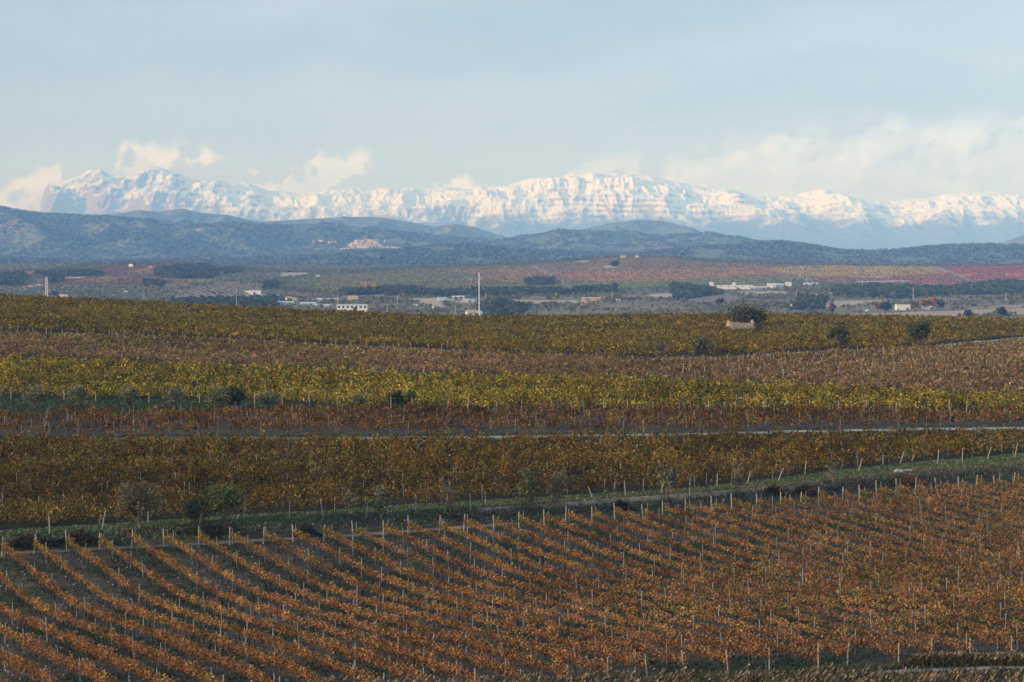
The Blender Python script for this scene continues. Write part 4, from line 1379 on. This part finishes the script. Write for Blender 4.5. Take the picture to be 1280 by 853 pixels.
def reeds():
    q = Quads()
    n = 15000
    x = RNG.uniform(-14, 44, n)
    px = 640 + F * x / 139.0
    front = np.interp(px, [380, 560, 760, 1000, 1300], [133.5, 134.5, 136.3, 137.5, 137.5])
    y = front + RNG.uniform(-4.5, 0.8, n)
    k = (fbm(x / 3.0, y / 3.0, 3) > -0.22) & (px > 395)
    # second clump behind the path
    n2 = 2600
    x2 = 44 - 14 * RNG.uniform(0, 1, n2) ** 1.6; y2 = 148.6 + 0.10 * (x2 - 28) + RNG.uniform(-0.8, 1.6, n2) * (x2 - 29) / 12
    x = np.concatenate([x[k], x2]); y = np.concatenate([y[k], y2]); n = len(x)
    clump2 = np.arange(n) >= n - n2
    z = ground(x, y)
    h = RNG.uniform(1.0, 1.8, n) * (1 + 0.5 * fbm(x / 2.5, y / 2.5, 2)); h[clump2] *= 0.48
    lean = np.stack([RNG.normal(0.16, 0.10, n), RNG.normal(0, 0.08, n), np.ones(n)], 1)
    col = palette(n, [(0.13, 0.10, 0.055), (0.08, 0.08, 0.035), (0.055, 0.065, 0.028), (0.17, 0.13, 0.08)], [2, 2, 2, 1])
    q.add(np.stack([x, y, z], 1) + lean * (h / 2)[:, None], np.tile([0.016, 0, 0.0], (n, 1)), lean * (h / 2)[:, None], col)
    # leaves along the culms
    m = np.repeat(np.arange(n), 3); t = RNG.uniform(0.15, 0.8, len(m))
    p = np.stack([x, y, z], 1)[m] + lean[m] * (h[m] * t)[:, None]
    d = RNG.normal(0, 1, (len(m), 3)); d[:, 2] = np.abs(d[:, 2]) + 0.5; d /= np.linalg.norm(d, axis=1)[:, None]
    q.add(p + d * 0.16, np.tile([0.018, 0.0, 0.0], (len(m), 1)), d * 0.18, palette(len(m), [(0.10, 0.11, 0.045), (0.15, 0.125, 0.07), (0.07, 0.085, 0.035)], [2, 1.5, 1.5]))
    # feathery plumes
    hp = RNG.uniform(size=n) < np.where(clump2, 0.5, 0.26)
    m = np.repeat(np.where(hp)[0], 4)
    t = RNG.uniform(0.88, 1.06, len(m))
    bend = np.stack([(t - 0.88) * 0.9, 0 * t, 0 * t], 1)
    p = np.stack([x, y, z], 1)[m] + lean[m] * (h[m] * t)[:, None] + bend + RNG.normal(0, 0.025, (len(m), 3))
    d = lean[m] + np.array([0.55, 0, 0]); d /= np.linalg.norm(d, axis=1)[:, None]
    s = np.cross(d, RNG.normal(size=(len(m), 3))); s /= np.linalg.norm(s, axis=1)[:, None]
    q.add(p, s * 0.032, d * 0.10, palette(len(m), [(0.33, 0.24, 0.16), (0.26, 0.18, 0.12), (0.42, 0.32, 0.23)], [2, 2, 1]))
    tag(link('reeds', q.mesh('reeds', M_LEAF)), 'tan feathery reeds along the lower right edge of the vineyard', 'reeds', kind='stuff')


reeds()

# ------------------------------------------------------------------ ruined hut
def box_verts(x0, x1, y0, y1, z0, z1): return [(x0, y0, z0), (x1, y0, z0), (x1, y1, z0), (x0, y1, z0), (x0, y0, z1), (x1, y0, z1), (x1, y1, z1), (x0, y1, z1)]


BOXF = [(0, 3, 2, 1), (4, 5, 6, 7), (0, 1, 5, 4), (1, 2, 6, 5), (2, 3, 7, 6), (3, 0, 4, 7)]


def wall_mesh(name, length, thick, topfn, m, seg=28):
    """a rubble wall along +X from 0 to length, its top following topfn"""
    V, Fc = [], []
    for i in range(seg + 1):
        x = length * i / seg
        t = topfn(i / seg) + RNG.normal(0, 0.06)
        for j in range(5):
            z = -0.3 + (t + 0.3) * j / 4
            o1, o2 = RNG.normal(0, 0.025, 2)
            V.append((x, -thick / 2 + o1, z)); V.append((x, thick / 2 + o2, z))
    for i in range(seg):
        for j in range(4):
            a = i * 10 + j * 2; b = a + 10
            Fc.append((a, b, b + 2, a + 2)); Fc.append((a + 1, a + 3, b + 3, b + 1))
        a = i * 10 + 8; Fc.append((a, a + 10, a + 11, a + 1))
    for e in (0, seg):
        for j in range(4):
            a = e * 10 + j * 2; Fc.append((a, a + 2, a + 3, a + 1))
    return fastmesh(name, np.array(V), np.array(Fc), m)


hw = hit(928, 412.5)
S = hw[1] / F
hut = empty('stone_hut', (hw[0] - 14.5 * S, hw[1], hw[2]), radians(9), 'roofless ruined hut of pale stone with pointed end walls among the vines', 'hut')
Lh = 29 * S
o = link('front_wall', wall_mesh('front_wall', Lh, 0.6, lambda t: 3.0 + 0.10 * math.sin(t * 9) + 0.35 * max(0, 1 - t * 22) + 0.6 * max(0, (t - 0.94) * 16.7) - 0.25 * t, M_STONE, 40), hut)
o.location = (0, 0, 0)
o = link('back_wall', wall_mesh('back_wall', Lh - 0.8, 0.6, lambda t: 2.3 + 0.2 * math.sin(t * 7), M_STONE), hut)
o.location = (0.4, 5.0, 0)
for i, x in enumerate((0.0, Lh)):
    o = link('end_wall', wall_mesh('end_wall', 4.4, 0.55, lambda t: 2.5 + 1.6 * (1 - abs(2 * t - 1)) * (0.75 if i == 0 else 1.0), M_STONE, 18), hut)
    o.location = (x + (-0.28 if i == 0 else 0.28), 0.32, 0); o.rotation_euler = (0, 0, math.pi / 2)
V, Fc = [], []
for i in range(60):
    x = RNG.uniform(-0.8, Lh * 0.9); y = -0.45 - abs(RNG.normal(0, 0.5)); s = RNG.uniform(0.12, 0.35)
    b = len(V); V += box_verts(x - s, x + s, y - s, y + s, -0.1, s * 1.3); Fc += [tuple(b + k for k in f) for f in BOXF]
ru = link('rubble', fastmesh('rubble', np.array(V), np.array(Fc), M_STONE), hut); ru['kind'] = 'stuff'

# ------------------------------------------------------------------ masts and poles
V, Fc = [], []
mw = np.array([(599 - 640) / F * 1000, 1000.0]); mz = float(ground(mw[:1], mw[1:])[0])
tz = H - (341 - HORIZON) / F * 1000
tube(V, Fc, [(0, 0, -0.3), (0, 0, (tz - mz) * 0.5), (0, 0, tz - mz)], [0.38, 0.32, 0.26], 6)
mast = empty('mast', (mw[0], mw[1], mz), 0, 'tall slender pale mast rising alone behind the crest of the vineyards', 'mast')
link('pole', fastmesh('pole', np.array(V), np.array(Fc), mat('mast_paint', (0.72, 0.70, 0.66), noise=(1.0, 0.85, 1.1)), smooth=True), mast)
V, Fc = [], []
tube(V, Fc, [(0, 0, tz - mz), (0, 0, tz - mz + 1.6)], [0.12, 0.05], 6)
link('tip', fastmesh('tip', np.array(V), np.array(Fc), M_STAKE), mast)


def lattice(px, pyb, hpx, wpx, label, lo=1500):
    w = hit(px, pyb, lo=lo)
    k = w[1] / F; h = hpx * k; r = wpx * k / 2
    root = empty('lattice_tower', tuple(w), 0.3, label, 'tower')
    V, Fc = [], []
    cs = [(-1, -1), (1, -1), (1, 1), (-1, 1)]
    for cx, cy in cs: tube(V, Fc, [(cx * r, cy * r, -1), (cx * r * 0.7, cy * r * 0.7, h)], [r * 0.32, r * 0.28], 4)
    nlev = 9
    for i in range(nlev):
        z0, z1 = h * i / nlev, h * (i + 1) / nlev; s0 = r * (1 - 0.3 * i / nlev); s1 = r * (1 - 0.3 * (i + 1) / nlev)
        for j in range(4):
            a, b = cs[j], cs[(j + 1) % 4]
            tube(V, Fc, [(a[0] * s0, a[1] * s0, z0), (b[0] * s1, b[1] * s1, z1)], [r * 0.15, r * 0.15], 4)
    link('frame', fastmesh('frame', np.array(V), np.array(Fc), mat('white_steel', (0.66, 0.68, 0.70), rough=0.5, noise=(1, 0.9, 1.05))), root)
    V, Fc = [], []
    tube(V, Fc, [(0, 0, h), (0, 0, h + 3 * k)], [r * 0.3, r * 0.12], 6)
    link('antenna', fastmesh('antenna', np.array(V), np.array(Fc), M_STAKE), root)


lattice(58.5, 374, 27, 2.4, 'white lattice tower beyond the crest at left')


def pole(px, pyb, hpx, label, lo=1500):
    w = hit(px, pyb, lo=lo)
    k = w[1] / F; h = hpx * k
    root = empty('utility_pole', tuple(w), 0.0, label, 'utility pole', 'utility poles in the valley')
    V, Fc = [], []
    tube(V, Fc, [(0, 0, -0.5), (0, 0, h)], [0.42 * k, 0.30 * k], 6)
    link('shaft', fastmesh('shaft', np.array(V), np.array(Fc), M_CONC), root)
    V, Fc = [], []
    tube(V, Fc, [(-1.6 * k, 0, h * 0.93), (1.6 * k, 0, h * 0.93)], [0.16 * k, 0.16 * k], 4)
    link('crossarm', fastmesh('crossarm', np.array(V), np.array(Fc), M_STAKE), root)


for px, pyb, hh, lb in [(295.5, 385, 23, 'tall pole among dark trees right of the tan field at left'), (180, 376, 11, 'short pole on the tan strip near the olive grove at left'), (394, 376, 11, 'pole above the pale greenhouses'),
                        (422, 382, 13, 'pole at the right end of the greenhouses'), (484, 394, 14, 'pole just right of the long white warehouse'), (497, 380, 11, 'pole between the warehouse and the blue sheds'), (569, 392, 10, 'pole left of the white gabled house and teal shed'),
                        (607, 376, 9, 'short pole right of the tall mast'), (727, 386, 14, 'pole before the long reddish shed'), (765, 377, 12, 'pole right of the long reddish shed'), (995.5, 376, 12, 'pole above the pink roofed house'),
                        (1008, 354, 10, 'pole behind the white winery sheds'), (1141.5, 374, 14, 'pole in the wood above the autumn trees'), (1257.5, 378, 12, 'pole in the wood near the right edge'), (1078, 360, 10, 'pole below the crimson vineyard')]:
    pole(px, pyb, hh, lb)


# ------------------------------------------------------------------ buildings of the valley
def house(name, px, pyb, wpx, hpx, label, wallm=None, roofm=None, rz=0.0, depth=None, roof='gable', rise=0.35, wins=0, cat='house', group=None, door=False, lo=1500, fn=None, hi=9000, sink=0.0, parts=True):
    w = hit(px, pyb, lo=lo, hi=hi, fn=fn)
    k = w[1] / F
    W_, Hh = wpx * k, hpx * k
    D_ = depth * k if depth else W_ * 0.7
    rs = min(W_, D_) * rise
    wallm = wallm or M_WHITE; roofm = roofm or M_TILE
    body_h = Hh - (rs if roof == 'gable' else 0)
    if body_h < Hh * 0.45: body_h = Hh * 0.45; rs = Hh * 0.55
    V = box_verts(-W_ / 2, W_ / 2, 0, D_, -2 - sink, body_h); Fc = list(BOXF)
    ov = 0.05 * min(W_, D_)
    RV, RF = [], []
    if roof == 'gable':
        # ridge along x
        e = 0.12
        RV = [(-W_ / 2 - ov, -ov, body_h), (W_ / 2 + ov, -ov, body_h), (W_ / 2 + ov, D_ / 2, body_h + rs), (-W_ / 2 - ov, D_ / 2, body_h + rs), (-W_ / 2 - ov, D_ + ov, body_h), (W_ / 2 + ov, D_ + ov, body_h)]
        RV += [(x, y, z + 0.25) for x, y, z in RV]
        RF = [(6, 7, 8, 9), (9, 8, 11, 10), (0, 3, 2, 1), (3, 4, 5, 2), (0, 1, 7, 6), (4, 10, 11, 5), (0, 6, 9, 3), (3, 9, 10, 4), (1, 2, 8, 7), (2, 5, 11, 8)]
    else:
        RV = box_verts(-W_ / 2 - ov, W_ / 2 + ov, -ov, D_ + ov, body_h + 0.02, body_h + 0.05 * Hh + 0.3); RF = list(BOXF)
    if not parts:
        n = len(V)
        me = fastmesh(name, np.array(V + RV), np.array(Fc + [tuple(n + q for q in f) for f in RF]), [wallm, roofm], midx=[0] * len(Fc) + [1] * len(RF))
        o = link(name, me)
        o.location = tuple(w); o.rotation_euler = (0, 0, rz)
        return tag(o, label, cat, group)
    root = empty(name, tuple(w), rz, label, cat, group)
    link('wall', fastmesh('wall', np.array(V), np.array(Fc), wallm), root)
    if roof == 'gable':      # gable triangles
        GV = [(-W_ / 2, 0, body_h), (-W_ / 2, D_, body_h), (-W_ / 2, D_ / 2, body_h + rs * 0.97), (W_ / 2, 0, body_h), (W_ / 2, D_, body_h), (W_ / 2, D_ / 2, body_h + rs * 0.97)]
        link('gable', fastmesh('gable', np.array(GV), np.array([(0, 1, 2), (3, 5, 4)]), wallm), root)
    link('roof', fastmesh('roof', np.array(RV), np.array(RF), roofm), root)
    for i in range(wins):
        x = -W_ / 2 + W_ * (i + 0.5) / wins
        s = min(W_ / wins * 0.25, body_h * 0.16)
        wv = box_verts(x - s, x + s, -0.12, 0.05, body_h * 0.55, body_h * 0.55 + s * 2)
        link('window', fastmesh('window', np.array(wv), np.array(BOXF), M_GLASS), root)
    if door:
        s = body_h * 0.28
        dv = box_verts(W_ * 0.1 - s, W_ * 0.1 + s, -0.15, 0.05, -0.5, body_h * 0.66)
        link('door', fastmesh('door', np.array(dv), np.array(BOXF), M_DOOR), root)
    return root


house('warehouse', 440, 390, 38, 8.6, 'long white warehouse with a row of small windows at the vineyard crest', M_WHITE, M_SHEET, 0.04, 14, 'flat', wins=7, cat='warehouse', door=True)
house('house', 591, 395.5, 14, 7.5, 'white gabled house left of the tall mast, beside a teal shed', M_WHITE, M_PALETILE, 0.3, 9, wins=2)
house('shed', 604, 396, 12, 7, 'teal roofed shed behind the foot of the tall mast', M_TEAL, M_TEAL, -0.2, 9, cat='shed')
house('shed', 316, 368.4, 20, 4.6, 'long low white shed below a striped vineyard at left', M_WHITE, M_WHITE, 0.05, 7, 'flat', cat='shed', door=True)
house('house', 362, 376.5, 7, 5.5, 'pale house with clay roof left of the greenhouses', M_CREAM, M_PALETILE, 0.4, 6, wins=2)
house('house', 368.5, 377.5, 5, 5, 'small white house touching the pale house by the greenhouses', M_WHITE, M_PALETILE, 0.2, 5)
for px, py, ww, lb in [(355, 379.5, 24, 'low pale greenhouse nearest the small white house'), (385, 380.5, 20, 'low bluish greenhouse in the front row'), (403, 383, 24, 'wide bluish greenhouse beside the long white warehouse'), (407, 375.5, 32, 'longest pale greenhouse, in the back row'), (337, 378.0, 14, 'smallest low greenhouse at the row end')]:
    house('greenhouse', px, py, ww, 2.4, lb, M_SHEET, M_SHEET, 0.03, 8, rise=0.15, cat='greenhouse', group='greenhouses')
house('house', 78, 374.5, 11, 6, 'pale red roofed house peeping over the crest at left', M_CREAM, M_PALETILE, -0.2, 8)
house('house', 157, 367.6, 6, 3.4, 'tiny white house in the olive grove at left', M_WHITE, M_WHITE, 0.3, 4)
house('house', 163, 334.5, 5, 4, 'yellowish white house beside trees on the left ridge', M_CREAM, M_WHITE, -0.3, 4, hi=6000)
house('house', 188, 335.4, 3.2, 2.6, 'tiny orange house right of the yellowish house on the ridge', M_OCHRE, M_PALETILE, 0, 3, hi=6000)
house('house', 336, 337.5, 5, 3.4, 'small white house above the tan field at left', M_WHITE, M_PALETILE, 0.2, 4, hi=6200)
house('house', 397.5, 346.5, 5, 2.8, 'small white cottage at the top of the green vineyard', M_WHITE, M_PALETILE, 0.1, 4, hi=6200)
for px, py, ww, hh, rm, lb in [(553, 376.2, 12, 4.0, M_SHEET, 'low grey shed at the left of the industrial yard'), (573, 374.4, 15, 4.2, M_WHITE, 'white roofed shed in the industrial yard'), (583, 377.6, 9, 4.0, M_SHEET, 'bluish shed between the white sheds of the yard'),
                               (592, 377.0, 9, 3.2, M_TEAL, 'greenish shed at the right end of the industrial yard'), (563, 377.5, 8, 3.0, M_TEAL, 'teal shed in the middle of the industrial yard')]:
    house('shed', px, py, ww, hh, lb, M_WHITE if rm is M_WHITE else M_SHEET, rm, 0.1, 8, rise=0.12, cat='shed', group='sheds of the industrial yard')
house('house', 541, 387.5, 2.6, 4.4, 'white slim building standing below the industrial yard', M_WHITE, M_WHITE, 0, 3, 'flat')
house('house', 519, 383, 6, 2.4, 'low pale building left of the slim white one', M_SHEET, M_WHITE, 0, 4, 'flat')
house('house', 441, 374.5, 12, 4.4, 'ochre house with orange roof behind the long white warehouse', M_CREAM, M_PALETILE, 0.1, 8)
house('shed', 739, 376.6, 22, 4.6, 'long reddish shed by the tan strip at mid valley', M_OCHRE, M_PALETILE, 0.03, 8, rise=0.2, cat='shed', wins=3)
house('house', 753, 375.5, 6, 5, 'orange roofed house at the right end of the reddish shed', M_CREAM, M_TILE, 0.2, 5)
house('house', 773, 377.8, 5, 3.4, 'small grey house right of the reddish shed', M_SHEET, M_WHITE, 0.2, 4)
house('house', 788, 374.0, 7, 4.0, 'reddish house beside trees right of the small grey house', M_OCHRE, M_TILE, -0.2, 5)
house('house', 779, 323.0, 6, 3.4, 'cream house on top of the vineyard hill', M_CREAM, M_PALETILE, 0.1, 4, hi=6000)
house('house', 796, 322.6, 4.6, 3.0, 'pale house right of the cream house on the hilltop', M_CREAM, M_PALETILE, -0.1, 4, hi=6000)
# winery
win = 'white buildings of the winery'
for px, py, ww, hh, lb, gm in [(915, 361.6, 54, 4.6, 'longest white winery hall below the vineyard hill', 'flat'), (890, 361.5, 4.2, 8.2, 'white square tower at the left end of the winery', 'flat'), (918, 361.0, 3.2, 7.0, 'slim white tower rising from the middle of the winery hall', 'flat'),
                               (952, 361.5, 16, 3.2, 'low white winery wing right of the long hall', 'flat'), (964.5, 360.2, 9, 5.4, 'white winery block with a stepped roof', 'flat'), (975, 359.8, 9, 5.0, 'white winery block beside the stepped one', 'gable'), (986, 358.0, 7, 5.4, 'white winery house with a small turret', 'gable'),
                               (1009, 356.6, 9, 2.8, 'white shed right of the winery house', 'gable'), (1019, 356.6, 8, 3.0, 'farthest right white winery shed', 'gable')]:
    house('winery_building', px, py, ww, hh, lb, M_WHITE, M_WHITE if gm == 'flat' else M_SHEET, 0.04, 7, gm, rise=0.2, cat='winery', group=win, wins=6 if ww > 40 else 0)
house('shed', 1015.5, 370.6, 12, 3.4, 'white and teal shed below the winery', M_WHITE, M_TEAL, 0.05, 5, rise=0.15, cat='shed')
house('shed', 1037.5, 368.6, 4, 3.0, 'little white shed between two longer sheds below the winery', M_WHITE, M_WHITE, 0.05, 4, cat='shed')
house('shed', 1063, 369.0, 12, 3.4, 'long white shed at the foot of the dark wood', M_WHITE, M_SHEET, 0.1, 5, rise=0.15, cat='shed')
house('house', 1061, 361.5, 7, 5, 'small cream house among autumn trees right of the winery', M_CREAM, M_PALETILE, 0.3, 5)
house('house', 992.5, 385.5, 6, 5.5, 'white house with pink roof among dark trees', M_WHITE, M_TILE, 0.2, 5)
house('warehouse', 1129.5, 388.0, 17, 6.4, 'white boxy warehouse left of the orange autumn trees', M_WHITE, M_WHITE, 0.08, 9, 'flat', cat='warehouse')
house('house', 1160, 387.4, 12, 5, 'grey roofed house hidden behind the orange autumn trees', M_SHEET, M_SHEET, -0.1, 7)
house('house', 1084, 390.0, 4, 2.6, 'tiny pale hut in the dark trees left of the white warehouse', M_SHEET, M_WHITE, 0, 3)
house('house', 1067, 367.0, 3.2, 3.2, 'tiny white gabled hut at the left of the dark wood', M_WHITE, M_WHITE, 0.3, 3)
house('house', 1100.5, 366.5, 3.2, 3.0, 'tiny white hut inside the dark wood', M_WHITE, M_WHITE, 0.3, 3)

# ------------------------------------------------------------------ hill village
hB = HILLS[1]
fB = lambda x, y: np.maximum(hill_z(hB, x, y), hill_z(HILLS[0], x, y)) - 3
spots = []
for _ in range(400):
    px = RNG.uniform(436, 480); py = RNG.uniform(300.5, 312.0)
    c = 1 - ((px - 456) / 22) ** 2
    if py < 311 - 10.0 * max(c, 0) ** 0.6: continue
    if all(math.hypot((px - a) / 1.3, py - b) > 1.45 for a, b in spots): spots.append((px, py))
spots = sorted(spots, key=lambda s: s[1])[:62]
spots += [(392, 303.2), (400, 303.2), (403, 303), (410.5, 304.5), (415, 304), (419, 304.4), (427, 313.2), (431, 312.6), (435, 312), (484, 311), (487, 312), (490, 310.6), (493, 311.2), (497, 312), (502, 312.6)]
for i, (px, py) in enumerate(spots):
    out = i >= len(spots) - 15
    house('village_house', px, py, RNG.uniform(2.2, 4.4), RNG.uniform(1.9, 3.2), 'tiny outlying house beside the hill village' if out else 'tiny pale stone house packed into the hill village', [M_OCHRE, M_CREAM, M_CREAM, M_WHITE][int(RNG.integers(4))],
          [M_PALETILE, M_PALETILE, M_CREAM][int(RNG.integers(3))], RNG.uniform(-0.5, 0.5), 2.4, cat='house', group='outlying houses of the village' if out else 'houses of the hill village', lo=8000, hi=13100, fn=fB, sink=8, parts=False)
house('village_house', 443, 311.5, 6, 5.6, 'largest blocky ochre building at the left of the hill village', M_OCHRE, M_PALETILE, 0.2, 4, 'flat', lo=8000, hi=13100, fn=fB, sink=8, parts=False)
house('village_house', 458, 309.4, 14, 4.2, 'wide ochre walled building in the middle of the hill village', M_OCHRE, M_PALETILE, 0.05, 4, 'flat', lo=8000, hi=13100, fn=fB, sink=8, parts=False)
ct = house('church_tower', 481, 304.5, 2.4, 4.6, 'square ochre church tower standing right of the hill village', M_OCHRE, M_PALETILE, 0.2, 2.4, 'gable', 0.5, cat='tower', lo=8000, hi=13100, fn=fB, sink=8)


# ------------------------------------------------------------------ trees of the valley
def valley_trees():
    n = 260000
    y = np.sqrt(RNG.uniform(1650 ** 2, 7400 ** 2, n)); x = RNG.uniform(-0.30, 0.30, n) * y
    z = ground(x, y)
    px, py = px_of(x, y, z)
    cls = np.full(n, 0.10); hh = np.full(n, 4.0); kind = np.zeros(n, int)
    clump = fbm(x / 120, y / 160, 3)
    cls = np.clip(0.28 + 1.6 * clump, 0.04, 0.9)
    wx = px + 9 * fbm(x / 110, y / 240, 3); wy = py + 1.7 * fbm(x / 90 + 5, y / 200, 3)
    for c, _, poly in LAND:
        soft = c in ('wood', 'olive', 'scrub', 'bare')
        k = inside(wx if soft else px, wy if soft else py, poly)
        v = {'wood': 1.0, 'olive': 0.45, 'vine': 0.0, 'rows': 0.0, 'bare': 0.0, 'scrub': 0.35}[c]
        cls[k] = v
        kind[k] = {'wood': 1, 'olive': 2, 'scrub': 2}.get(c, 0)
        if c == 'wood': hh[k] = 7.0; cls[k] = np.clip(0.75 + 1.6 * clump[k], 0.15, 1.0)
    cls[(y > 5600)] = 0.55; hh[y > 5600] = 7
    for ln, w, c in VALLEY_ROADS: cls[px_line_dist(px, py, ln) < w + 1.5] = 0
    keep = RNG.uniform(size=n) < cls * np.clip(y / 3800, 0.5, 1.0)
    x, y, z, hh, kind = x[keep], y[keep], z[keep], hh[keep], kind[keep]
    n = len(x)
    print('valley trees', n)
    h = hh * RNG.uniform(0.6, 1.35, n); r = h * RNG.uniform(0.42, 0.65, n)
    nl = 15
    rep = np.repeat(np.arange(n), nl); m = len(rep)
    d = RNG.normal(size=(m, 3)); d /= np.linalg.norm(d, axis=1)[:, None]
    d *= RNG.uniform(0.45, 1.0, (m, 1))
    pos = np.stack([x[rep] + d[:, 0] * r[rep], y[rep] + d[:, 1] * r[rep], z[rep] + h[rep] * 0.55 + d[:, 2] * h[rep] * 0.45], 1)
    base = np.where(kind[:, None] == 1, np.array([(0.08, 0.105, 0.05)]), np.where(kind[:, None] == 2, np.array([(0.26, 0.255, 0.15)]), np.array([(0.17, 0.175, 0.08)])))
    base = base * RNG.uniform(0.6, 1.5, (n, 1))
    au = RNG.uniform(size=n) < 0.035
    base[au] = np.array((0.22, 0.14, 0.055)) * RNG.uniform(0.6, 1.2, (au.sum(), 1))
    q = Quads()
    q.leaves(pos, r[rep] * 0.8, base[rep] * RNG.uniform(0.75, 1.25, (m, 1)), up=0.8)
    tag(link('valley_woods', q.mesh('valley_woods', M_LEAF)), 'dark scattered woods and olive groves covering the hazy valley', 'woods', kind='stuff')
    # vine rows on the far vineyard slopes
    n = 170000
    y = np.sqrt(RNG.uniform(2600 ** 2, 5600 ** 2, n)); x = RNG.uniform(-0.29, 0.29, n) * y
    z = ground(x, y); px, py = px_of(x, y, z)
    col = np.zeros((n, 3)); ok = np.zeros(n, bool); rows = np.zeros(n, bool)
    for c, cc, poly in LAND:
        k = inside(px, py, poly)
        ok[k] = c in ('vine', 'rows'); rows[k] = c == 'rows'
        if cc is not None: col[k] = cc
    for ln, w, c in VALLEY_ROADS: ok[px_line_dist(px, py, ln) < w + 0.8] = False
    ok &= ~rows | (np.abs(((x + 0.25 * y) / 15.0) % 1 - 0.5) < 0.2)
    x, y, z, col, rows = x[ok], y[ok], z[ok], col[ok], rows[ok]
    # snap to rows
    g = np.array([0.45, 0.89])
    s = x * g[1] - y * g[0]
    ds = np.round(s / 11) * 11 - s
    x = x + ds * g[1] * ~rows; y = y - ds * g[0] * ~rows
    n = len(x); z = ground(x, y)
    q = Quads()
    lump = fbm(x / 90, y / 140, 3)[:, None]
    c = col * RNG.uniform(0.5, 1.6, (n, 1)) * (1 + 0.9 * lump)
    gr = RNG.uniform(size=n) < np.clip(0.22 + lump[:, 0], 0, 0.6)
    c[gr] = np.array((0.13, 0.125, 0.06)) * RNG.uniform(0.6, 1.3, (gr.sum(), 1))
    c[rows] = np.array((0.14, 0.13, 0.07)) * RNG.uniform(0.6, 1.4, (rows.sum(), 1))
    q.leaves(np.stack([x, y, z + 1.0], 1), 2.6, np.clip(c, 0.01, 0.6), up=0.2)
    tag(link('far_grapevines', q.mesh('far_grapevines', M_LEAF)), 'far red, brown and yellow vineyards on the valley slopes', 'vineyard', kind='stuff')


valley_trees()


def hill_trees():
    q = Quads()
    for hi_, h in enumerate(HILLS[:2]):
        n = 52000
        y = h['D'] - h['W'] * 1.2 + RNG.uniform(0, 1, n) * h['W'] * 1.2; x = RNG.uniform(-0.29, 0.29, n) * y
        k = fbm(x / 260, y / 400, 3) > -0.10
        x, y = x[k], y[k]; n = len(x)
        z = hill_z(h, x, y, fine=True) - 3
        hh = RNG.uniform(7, 15, n)
        px_, py_ = px_of(x, y, z)
        vil = (px_ > 386) & (px_ < 505) & (py_ > 299) & (py_ < 313)
        hh[vil] *= 0.12
        rep = np.repeat(np.arange(n), 4); m = len(rep)
        d = RNG.normal(size=(m, 3)); d /= np.linalg.norm(d, axis=1)[:, None]
        pos = np.stack([x[rep] + d[:, 0] * 4.5, y[rep] + d[:, 1] * 4.5, z[rep] + hh[rep] * (0.5 + 0.4 * d[:, 2])], 1)
        c = palette(n, [(0.025, 0.042, 0.02), (0.09, 0.115, 0.05), (0.20, 0.21, 0.10)], [2, 2, 1.3])
        q.leaves(pos, 7.0, c[rep], up=0.8)
    tag(link('hill_woods', q.mesh('hill_woods', M_LEAF)), 'dark pine woods clothing the blue hills', 'woods', kind='stuff')


hill_trees()
# single trees standing out in the valley
for px, py, hh, ww, kd, cl, lb in [
        (1040, 398, 22, 9, 'poplar', (0.20, 0.17, 0.09), 'tall pale yellow poplar rising beyond the vineyard crest'),
        (1155, 388, 16, 12, 'round', (0.46, 0.28, 0.07), 'orange autumn tree at the left of the autumn group'),
        (1166, 388, 18, 13, 'round', (0.48, 0.26, 0.08), 'largest orange autumn tree beside the grey roofed house'),
        (1142, 387, 10, 10, 'round', (0.27, 0.17, 0.06), 'small golden tree by the white boxy warehouse'),
        (1176, 388, 15, 10, 'round', (0.22, 0.14, 0.09), 'brownish tree right of the orange autumn trees'),
        (1098, 389, 10, 9, 'round', (0.28, 0.14, 0.06), 'small orange tree among dark trees left of the warehouse'),
        (1107, 390, 12, 14, 'round', (0.045, 0.06, 0.035), 'dark round tree left of the white boxy warehouse'),
        (900, 382, 9, 11, 'round', (0.05, 0.06, 0.04), 'dark round tree alone on the ploughed field'),
        (769, 334, 8, 12, 'round', (0.05, 0.06, 0.04), 'dark round tree alone on the vineyard hill by a tan patch'),
        (648, 375, 9, 12, 'round', (0.24, 0.20, 0.06), 'yellow poplar clump left of the road below the vineyard hill'),
        (696, 375, 9, 12, 'round', (0.26, 0.22, 0.07), 'yellow green poplar clump below the road end'),
        (1234, 362, 9, 7, 'poplar', (0.26, 0.22, 0.07), 'yellow tree in the dark wood at right'),
        (1210, 398, 11, 12, 'round', (0.06, 0.07, 0.045), 'grey green tree on the lower edge of the pale tan field'),
        (1252, 398, 15, 14, 'round', (0.06, 0.07, 0.045), 'dark green tree standing on the tan field near right edge'),
        (1016, 396, 9, 14, 'round', (0.17, 0.11, 0.08), 'reddish brown tree just left of the tall pale poplar'),
        (392, 376, 8, 6, 'poplar', (0.34, 0.20, 0.09), 'small orange tree above the greenhouses'),
        (167, 334, 5, 6, 'round', (0.05, 0.06, 0.035), 'dark tree beside the yellowish house on the left ridge'),
        (67, 372, 9, 8, 'round', (0.20, 0.13, 0.10), 'reddish tree beside the white lattice tower')]:
    make_tree('tree', px, py, hh, ww, kd, lb, 'tree', 'single trees standing out in the valley', lo=1300, col=cl, hi=6000)
